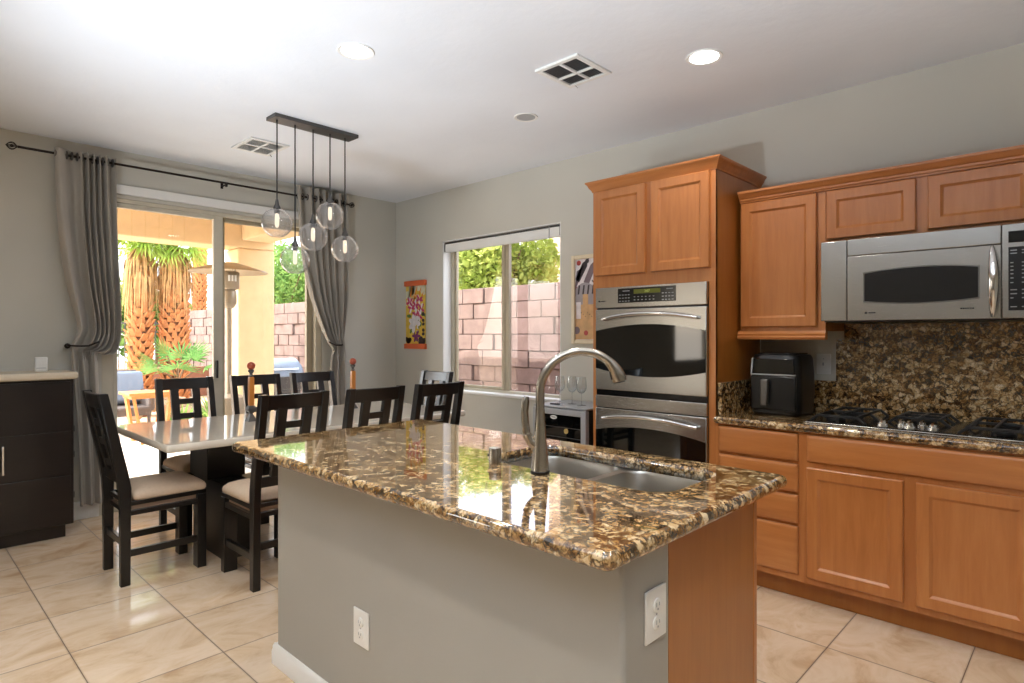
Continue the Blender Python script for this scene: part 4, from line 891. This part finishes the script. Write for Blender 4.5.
# ================================================================== OUTSIDE
struct('patio_floor', MB().box(-10.2, LX-.13, -6, 7, -.14, -.04), 'concrete', smooth=False)
struct('garden_ground', MB().box(-40, -10.2, -20, 30, -.2, -.06).box(-10.2, 12, RY+.15, 30, -.2, -.06), 'gravel', smooth=False)
pt = MB(); pt.box(-8.72, -8.30, -5, 3.86, 2.52, 2.92); pt.box(-8.72, LX-.15, -5, 3.9, 2.92, 3.06); pt.box(-8.3, LX-.15, 3.4, 3.8, 2.62, 2.92)
struct('patio_roof', pt, 'stucco', bevel=.02)
struct('patio_column', MB().box(-8.76, -8.30, 3.36, 3.86, -.04, 2.52), 'stucco', bevel=.025)
# block wall: rows of slump block in running bond, some proud of the face
gw = MB(); WY = 5.55; rnd = random.Random(11)
gw.cur = 1; gw.box(-17.0, 1.0, WY+.02, WY+.17, -.1, 1.97); gw.cur = 0
for r_ in range(10):
    z0 = -.08+r_*.205; x = -17.0-(.2 if r_ % 2 else 0)
    while x < 1.0:
        pr = rnd.choice((0, .01, .02, .035)); gw.box(x+.004, x+.40, WY-pr, WY+.19, z0+.004, z0+.20); x += .406
struct('garden_wall', gw, ['slump_block', 'mortar'], bevel=.006)
# leaves
def leafcloud(m, c, rad, n, size, rnd, hollow=.35):
    for _ in range(n):
        while True:
            p = Vector((rnd.uniform(-1, 1), rnd.uniform(-1, 1), rnd.uniform(-1, 1)))
            if hollow < p.length < 1: break
        q = Vector(c)+Vector((p.x*rad[0], p.y*rad[1], p.z*rad[2])); a = Vector((rnd.gauss(0, 1), rnd.gauss(0, 1), rnd.gauss(0, 1))).normalized(); b_ = a.orthogonal().normalized(); s_ = size*rnd.uniform(.6, 1.3)
        m.add([q-a*s_, q+b_*s_*.45, q+a*s_, q-b_*s_*.45], [(0, 1, 2, 3)])
def tree(label, x, y, h, rad, n, mat, seed, size=.06, group='trees beyond the garden wall'):
    r = thing('garden_tree', label, 'tree', (x, y, -.06), group=group); rnd = random.Random(seed)
    t_ = MB(); t_.tube([(x, y, -.06), (x+.05, y, h*.4), (x-.03, y+.04, h*.75)], [.11, .08, .04], 8)
    for k_ in range(5): a = k_*1.3; t_.tube([(x, y, h*.4+.1*k_), (x+rad*.4*cos(a), y+rad*.4*sin(a), h*.6+.1*k_), (x+rad*.7*cos(a), y+rad*.7*sin(a), h*.75+.08*k_)], [.04, .025, .012], 6)
    build('trunk', t_, 'bark', r)
    m = MB(); cs = [(0, 0, 0)]+[(rnd.uniform(-.6, .6), rnd.uniform(-.6, .6), rnd.uniform(-.5, .5)) for _ in range(7)]
    for cx, cy_, cz in cs: leafcloud(m, (x+cx*rad, y+cy_*rad, h*.72+cz*rad*.8), (rad*.55, rad*.55, rad*.5), n//8, size, rnd)
    build('crown', m, mat, r, smooth=False)
tree('yellow green leafy tree beyond the block wall, in the left window pane', -8.6, 7.7, 3.3, 1.2, 9000, 'leaf_yellow', 1)
tree('green leafy tree beyond the block wall, in the right window pane', -7.78, 7.7, 3.75, .86, 9000, 'leaf_yellow', 2)
tree('bushy green tree above the wall, right of the stucco column', -16.0, 7.6, 3.9, 1.6, 9000, 'leaf_green', 3)
tree('pale green shrub behind the iron fence, at the left edge of the glass door', -20.0, 3.6, 2.6, 1.5, 1800, 'leaf_green', 5, .14, 'shrubs behind the iron fence')
tree('pale green shrub behind the iron fence, between the two palm trunks', -20.5, 5.9, 2.4, 1.3, 1800, 'leaf_green', 6, .14, 'shrubs behind the iron fence')
# neighbour's house
nh = thing('neighbour_house', 'pale stucco neighbouring house beyond the trees at the window edge', 'house', (-4.5, 12, 0))
build('house_wall', MB().box(-9.35, -2.0, 11.0, 15, -.06, 5.2), 'neighbour_wall', nh)
rf = MB(); rf.prism([(10.6, 5.2), (15.4, 5.2), (13, 6.6)], -9.6, -1.8, 'x'); build('roof', rf, 'planter_brown', nh)
# iron fence
fn = thing('iron_fence', 'thin dark iron view fence behind the palms', 'fence', (-17.0, 3.0, -.06))
build('rail', MB().box(-17.02, -16.98, -1.0, 5.5, 1.62, 1.66), 'pewter', fn); build('rail', MB().box(-17.02, -16.98, -1.0, 5.5, .30, .34), 'pewter', fn); build('rail', MB().box(-17.02, -16.98, -1.0, 5.5, 1.42, 1.45), 'pewter', fn)
pk0 = None
for k_ in range(50):
    y_ = -1.0+6.5*k_/49
    if pk0 is None: pk0 = build('picket', MB().box(-17.012, -16.988, y_-.01, y_+.01, -.06, 1.72), 'pewter', fn)
    else:
        q = pk0.copy(); COL.objects.link(q); q.location = (0, y_+1.0, 0)
pw = struct('planter_wall', MB().box(-15.2, -15.0, -1.0, 5.4, -.06, .62), 'planter_brown', bevel=.02)
# palms
def palm(label, x, y, hgt, rad, seed):
    r = thing('palm_tree', label, 'palm tree', (x, y, -.06), group='fan palms in the garden'); rnd = random.Random(seed)
    t_ = MB(); t_.lathe([(rad*1.15, -.06), (rad, .3), (rad*.95, hgt)], (x, y, 0), 14); build('trunk', t_, 'trunk_tan', r)
    bt = MB(); rows = int(hgt/.085)
    for i in range(rows):
        for j in range(9):
            a = 2*pi*(j+.5*(i % 2))/9+rnd.uniform(-.12, .12); z = .04+i*.085+rnd.uniform(-.02, .02)
            o_ = Vector((cos(a), sin(a), 0)); p = Vector((x, y, z))+o_*rad*.93; up = (Vector((0, 0, 1))+o_*rnd.uniform(.35, .75)).normalized(); sd = o_.cross(up).normalized(); L_ = rnd.uniform(.10, .17); w_ = rnd.uniform(.05, .075)
            bt.add([p-sd*w_, p+sd*w_, p+up*L_+sd*w_*.5, p+up*L_-sd*w_*.5, p-sd*w_*.8+o_*.035, p+sd*w_*.8+o_*.035, p+up*L_+sd*w_*.4+o_*.03, p+up*L_-sd*w_*.4+o_*.03], [(4, 5, 6, 7), (0, 4, 7, 3), (1, 2, 6, 5), (3, 7, 6, 2), (0, 1, 5, 4)])
    build('leaf_bases', bt, 'boot_tan', r, smooth=False)
    th = MB()
    for i in range(520):
        a = rnd.uniform(0, 2*pi); o_ = Vector((cos(a), sin(a), 0)); z0 = hgt+rnd.uniform(-.1, .45); L_ = rnd.uniform(.4, .85); sp_ = rnd.uniform(.04, .21)
        p = Vector((x, y, z0))+o_*rad*.8; sd = o_.cross(Vector((0, 0, 1))).normalized()*rnd.uniform(.006, .018)
        q1 = p+o_*sp_*.8-Vector((0, 0, L_*.25)); q2 = p+o_*sp_-Vector((0, 0, L_)); th.add([p-sd, p+sd, q1+sd*1.2, q1-sd*1.2, q2], [(0, 1, 2, 3), (3, 2, 4)])
    build('dead_frond_skirt', th, 'thatch', r, smooth=False)
    gr = MB()
    for i in range(26):
        a = rnd.uniform(0, 2*pi); el = rnd.uniform(-.5, 1.0); o_ = Vector((cos(a)*cos(el), sin(a)*cos(el), sin(el))); hub = Vector((x, y, hgt+.5))+o_*rnd.uniform(.2, .45)
        gr.tube([(x, y, hgt+.40), hub], .012, 5); sd = o_.cross(Vector((0, 0, 1))).normalized(); up = sd.cross(o_)
        for k_ in range(22):
            b_ = -1.9+3.8*k_/21; d_ = (o_*cos(b_)+sd*sin(b_)).normalized(); L_ = rnd.uniform(.36, .55)*(1 if abs(b_) < 1.3 else .7); w_ = up.cross(d_).normalized()*.016
            tip = hub+d_*L_-Vector((0, 0, 1))*L_*rnd.uniform(.2, .5); mid = hub+d_*L_*.55; gr.add([hub, mid+w_, tip, mid-w_], [(0, 1, 2, 3)])
    build('fronds', gr, 'palm_green', r, smooth=False)
palm('shaggy fan palm with tan trunk, nearer the left curtain', -12.0, 3.18, 2.42, .145, 21)
palm('shaggy fan palm with tan trunk, nearer the door stile', -12.0, 3.72, 2.46, .18, 22)
palm('taller fan palm beyond the garden wall, its dead fronds hanging beside the door stile', -18.5, 6.4, 4.9, .13, 23)
def fanplant(label, x, y, z, n, L, mat, seed, name='fan_palm', cat='plant', w0=.02, fan=True):
    r = thing(name, label, cat, (x, y, z)); rnd = random.Random(seed); m = MB(); stm = MB()
    for i in range(n):
        a = 2*pi*i/n+rnd.uniform(-.3, .3); el = rnd.uniform(.5, 1.25); o_ = Vector((cos(a)*cos(el), sin(a)*cos(el), sin(el))); b0 = Vector((x, y, z))
        if fan:
            hub = b0+o_*L*.8; stm.tube([b0, b0+o_*L*.4+Vector((0, 0, .03)), hub], .010, 5); sd = o_.cross(Vector((0, 0, 1))).normalized(); up = sd.cross(o_)
            for k_ in range(15):
                b_ = -1.6+3.2*k_/14; d_ = (o_*cos(b_)+sd*sin(b_)-Vector((0, 0, .25))).normalized(); LL = L*.62; w_ = up.cross(d_).normalized()*.018; m.add([hub, hub+d_*LL*.5+w_, hub+d_*LL, hub+d_*LL*.5-w_], [(0, 1, 2, 3)])
        else:
            sd = o_.cross(Vector((0, 0, 1))).normalized()*w0; q = b0+o_*L*.5; m.add([b0-sd, b0+sd, q+sd*.9, q-sd*.9, b0+o_*L-Vector((0, 0, L*.15))], [(0, 1, 2, 3), (3, 2, 4)])
    if not fan: stm.lathe([(.05, -.02), (.045, .03), (.01, .06)], (x, y, z), 8)
    build('stem', stm, 'agave' if not fan else 'bark', r); build('leaves', m, mat, r, smooth=False)
fanplant('small green fan palm in front of the second palm trunk', -10.9, 3.42, .55, 9, .62, 'fan_green', 31)
fanplant('spiky green plant seen through the chair back before the palms', -9.75, 3.12, -.06, 26, .62, 'agave', 32, 'agave_plant', 'plant', .022, False)
fanplant('spiky pale plant by the garden wall foot, left of the door stile', -10.3, 3.75, -.06, 26, .66, 'agave', 33, 'agave_plant', 'plant', .018, False)
rp = thing('rock_mound', 'mound of tan boulders at the foot of the palms', 'rocks', (-11.0, 3.35, -.06)); rnd = random.Random(8)
for i in range(16):
    a = rnd.uniform(0, 6.28); rr = rnd.uniform(0, .55); m = MB(); m.sphere((-11.0+.5*rr*cos(a), 3.35+rr*sin(a), .05+.50*(1-rr/.6)*rnd.random()), rnd.uniform(.13, .22), 8, (1, rnd.uniform(.7, 1.2), .75)); build('boulder', m, 'rock', rp, smooth=False)
# patio heater
hx, hy = -7.35, 2.865
ph = thing('patio_heater', 'tall mushroom patio heater standing on the patio behind the door stile', 'patio heater', (hx, hy, -.04))
build('base', MB().lathe([(.22, -.04), (.22, .55), (.20, .62), (.05, .66)], (hx, hy, 0), 24), 'heater_metal', ph)
build('pole', MB().cyl((hx, hy, .6), (hx, hy, 1.72), .032, 14), 'heater_metal', ph)
build('control_head', MB().lathe([(.05, 1.66), (.085, 1.72), (.085, 1.85), (.07, 1.88)], (hx, hy, 0), 20), 'heater_metal', ph)
build('burner_screen', MB().lathe([(.10, 1.88), (.115, 1.90), (.115, 2.07), (.10, 2.09)], (hx, hy, 0), 24), 'heater_metal', ph)
for k_ in range(3): build('flame_slot', MB().box(hx+.105, hx+.119, hy-.05+k_*.035, hy-.03+k_*.035, 1.97, 2.04), 'white_plastic', ph)
build('hood', MB().lathe([(.02, 2.20), (.10, 2.19), (.25, 2.145), (.41, 2.095), (.43, 2.08), (.41, 2.088), (.25, 2.135), (.02, 2.18)], (hx, hy, 0), 40), 'heater_metal', ph)
for k_ in range(3): a = k_*2.09; build('strut', MB().cyl((hx+.10*cos(a), hy+.10*sin(a), 2.07), (hx+.12*cos(a), hy+.12*sin(a), 2.175), .006, 6), 'heater_metal', ph)
# grill
gx, gy = -8.95, 4.20
gl = thing('barbecue_grill', 'covered blue grey barbecue grill standing right of the column', 'grill', (gx, gy, -.04))
hd = MB(); rings = []
for i in range(9):
    a = pi*i/8; rings.append([(gx-.26*cos(a)*.95, gy-.30, .72+.22*sin(a)), (gx-.26*cos(a), gy-.26, .74+.25*sin(a)), (gx-.26*cos(a), gy+.26, .74+.25*sin(a)), (gx-.26*cos(a)*.95, gy+.30, .72+.22*sin(a))])
hd.loft(rings, True, False); build('hood', hd, 'grill_cover', gl, solid=.01); build('firebox', MB().box(gx-.26, gx+.26, gy-.28, gy+.28, .52, .74), 'pewter', gl, bevel=.02)
build('cart', MB().box(gx-.24, gx+.24, gy-.26, gy+.26, .06, .52), 'pewter', gl, bevel=.01); build('side_shelf', MB().box(gx-.22, gx+.22, gy+.28, gy+.55, .66, .69), 'pewter', gl, bevel=.005)
for s in (-1, 1): build('wheel', MB().cyl((gx-.2, gy+s*.22, .05), (gx-.2, gy+s*.26, .05), .09, 16), 'iron', gl); build('leg', MB().box(gx+.18, gx+.22, gy+s*.2-.02, gy+s*.2+.02, -.04, .06), 'iron', gl)
build('handle', MB().cyl((gx+.275, gy-.2, .84), (gx+.275, gy+.2, .84), .012, 8), 'chrome', gl)
# wicker armchair with cushion
wx, wy = -9.75, 2.32
wa = thing('wicker_armchair', 'dark wicker patio armchair left of the wooden side table', 'chair', (wx, wy, -.04))
s_ = MB(); s_.box(wx-.30, wx+.30, wy-.33, wy+.33, .24, .36); build('seat', s_, 'wicker', wa, bevel=.03)
s_ = MB(); s_.prism([(wx-.40, .30), (wx-.28, .30), (wx-.40, .84), (wx-.50, .84)], wy-.33, wy+.33, 'y'); build('backrest', s_, 'wicker', wa, bevel=.03)
for s in (-1, 1):
    m = MB(); m.box(wx-.36, wx+.30, wy+s*.33-.04, wy+s*.33+.04, .30, .58); build('arm', m, 'wicker', wa, bevel=.03)
    for q in (-.28, .26): build('leg', MB().cyl((wx+q, wy+s*.3, -.04), (wx+q, wy+s*.3, .26), .022, 8), 'wicker', wa)
pc = thing('blue_cushion', 'pale blue scatter cushion leaning in the wicker armchair', 'cushion', (wx-.2, wy+.12, .36))
m = MB(); m.obox((wx-.20, wy+.12, .60), (.14, .46, .46), Matrix.Rotation(radians(-16), 3, 'Y')); build('cushion_body', m, 'blue_fabric', pc, bevel=.05, seg=4)
m = MB(); m.tube([(wx-.135+.02, wy-.09, .40), (wx-.14, wy+.33, .40)], .006, 6); build('piping', m, 'blue_fabric', pc)
# wooden side table
tx, ty = -8.9, 2.45
st_ = thing('patio_side_table', 'orange wooden patio side table with splayed legs', 'side table', (tx, ty, -.04))
m = MB()
for k_ in range(5): m.box(tx-.24+k_*.098, tx-.24+k_*.098+.09, ty-.28, ty+.28, .58, .615)
build('tabletop', m, 'patio_wood', st_, bevel=.004)
build('apron', MB().box(tx-.20, tx+.20, ty-.24, ty+.24, .54, .58), 'patio_wood', st_)
for sx in (-1, 1):
    for sy in (-1, 1): build('leg', MB().bar((tx+sx*.17, ty+sy*.21, .56), (tx+sx*.20, ty+sy*.12, -.04), .05, .035), 'patio_wood', st_, bevel=.004)
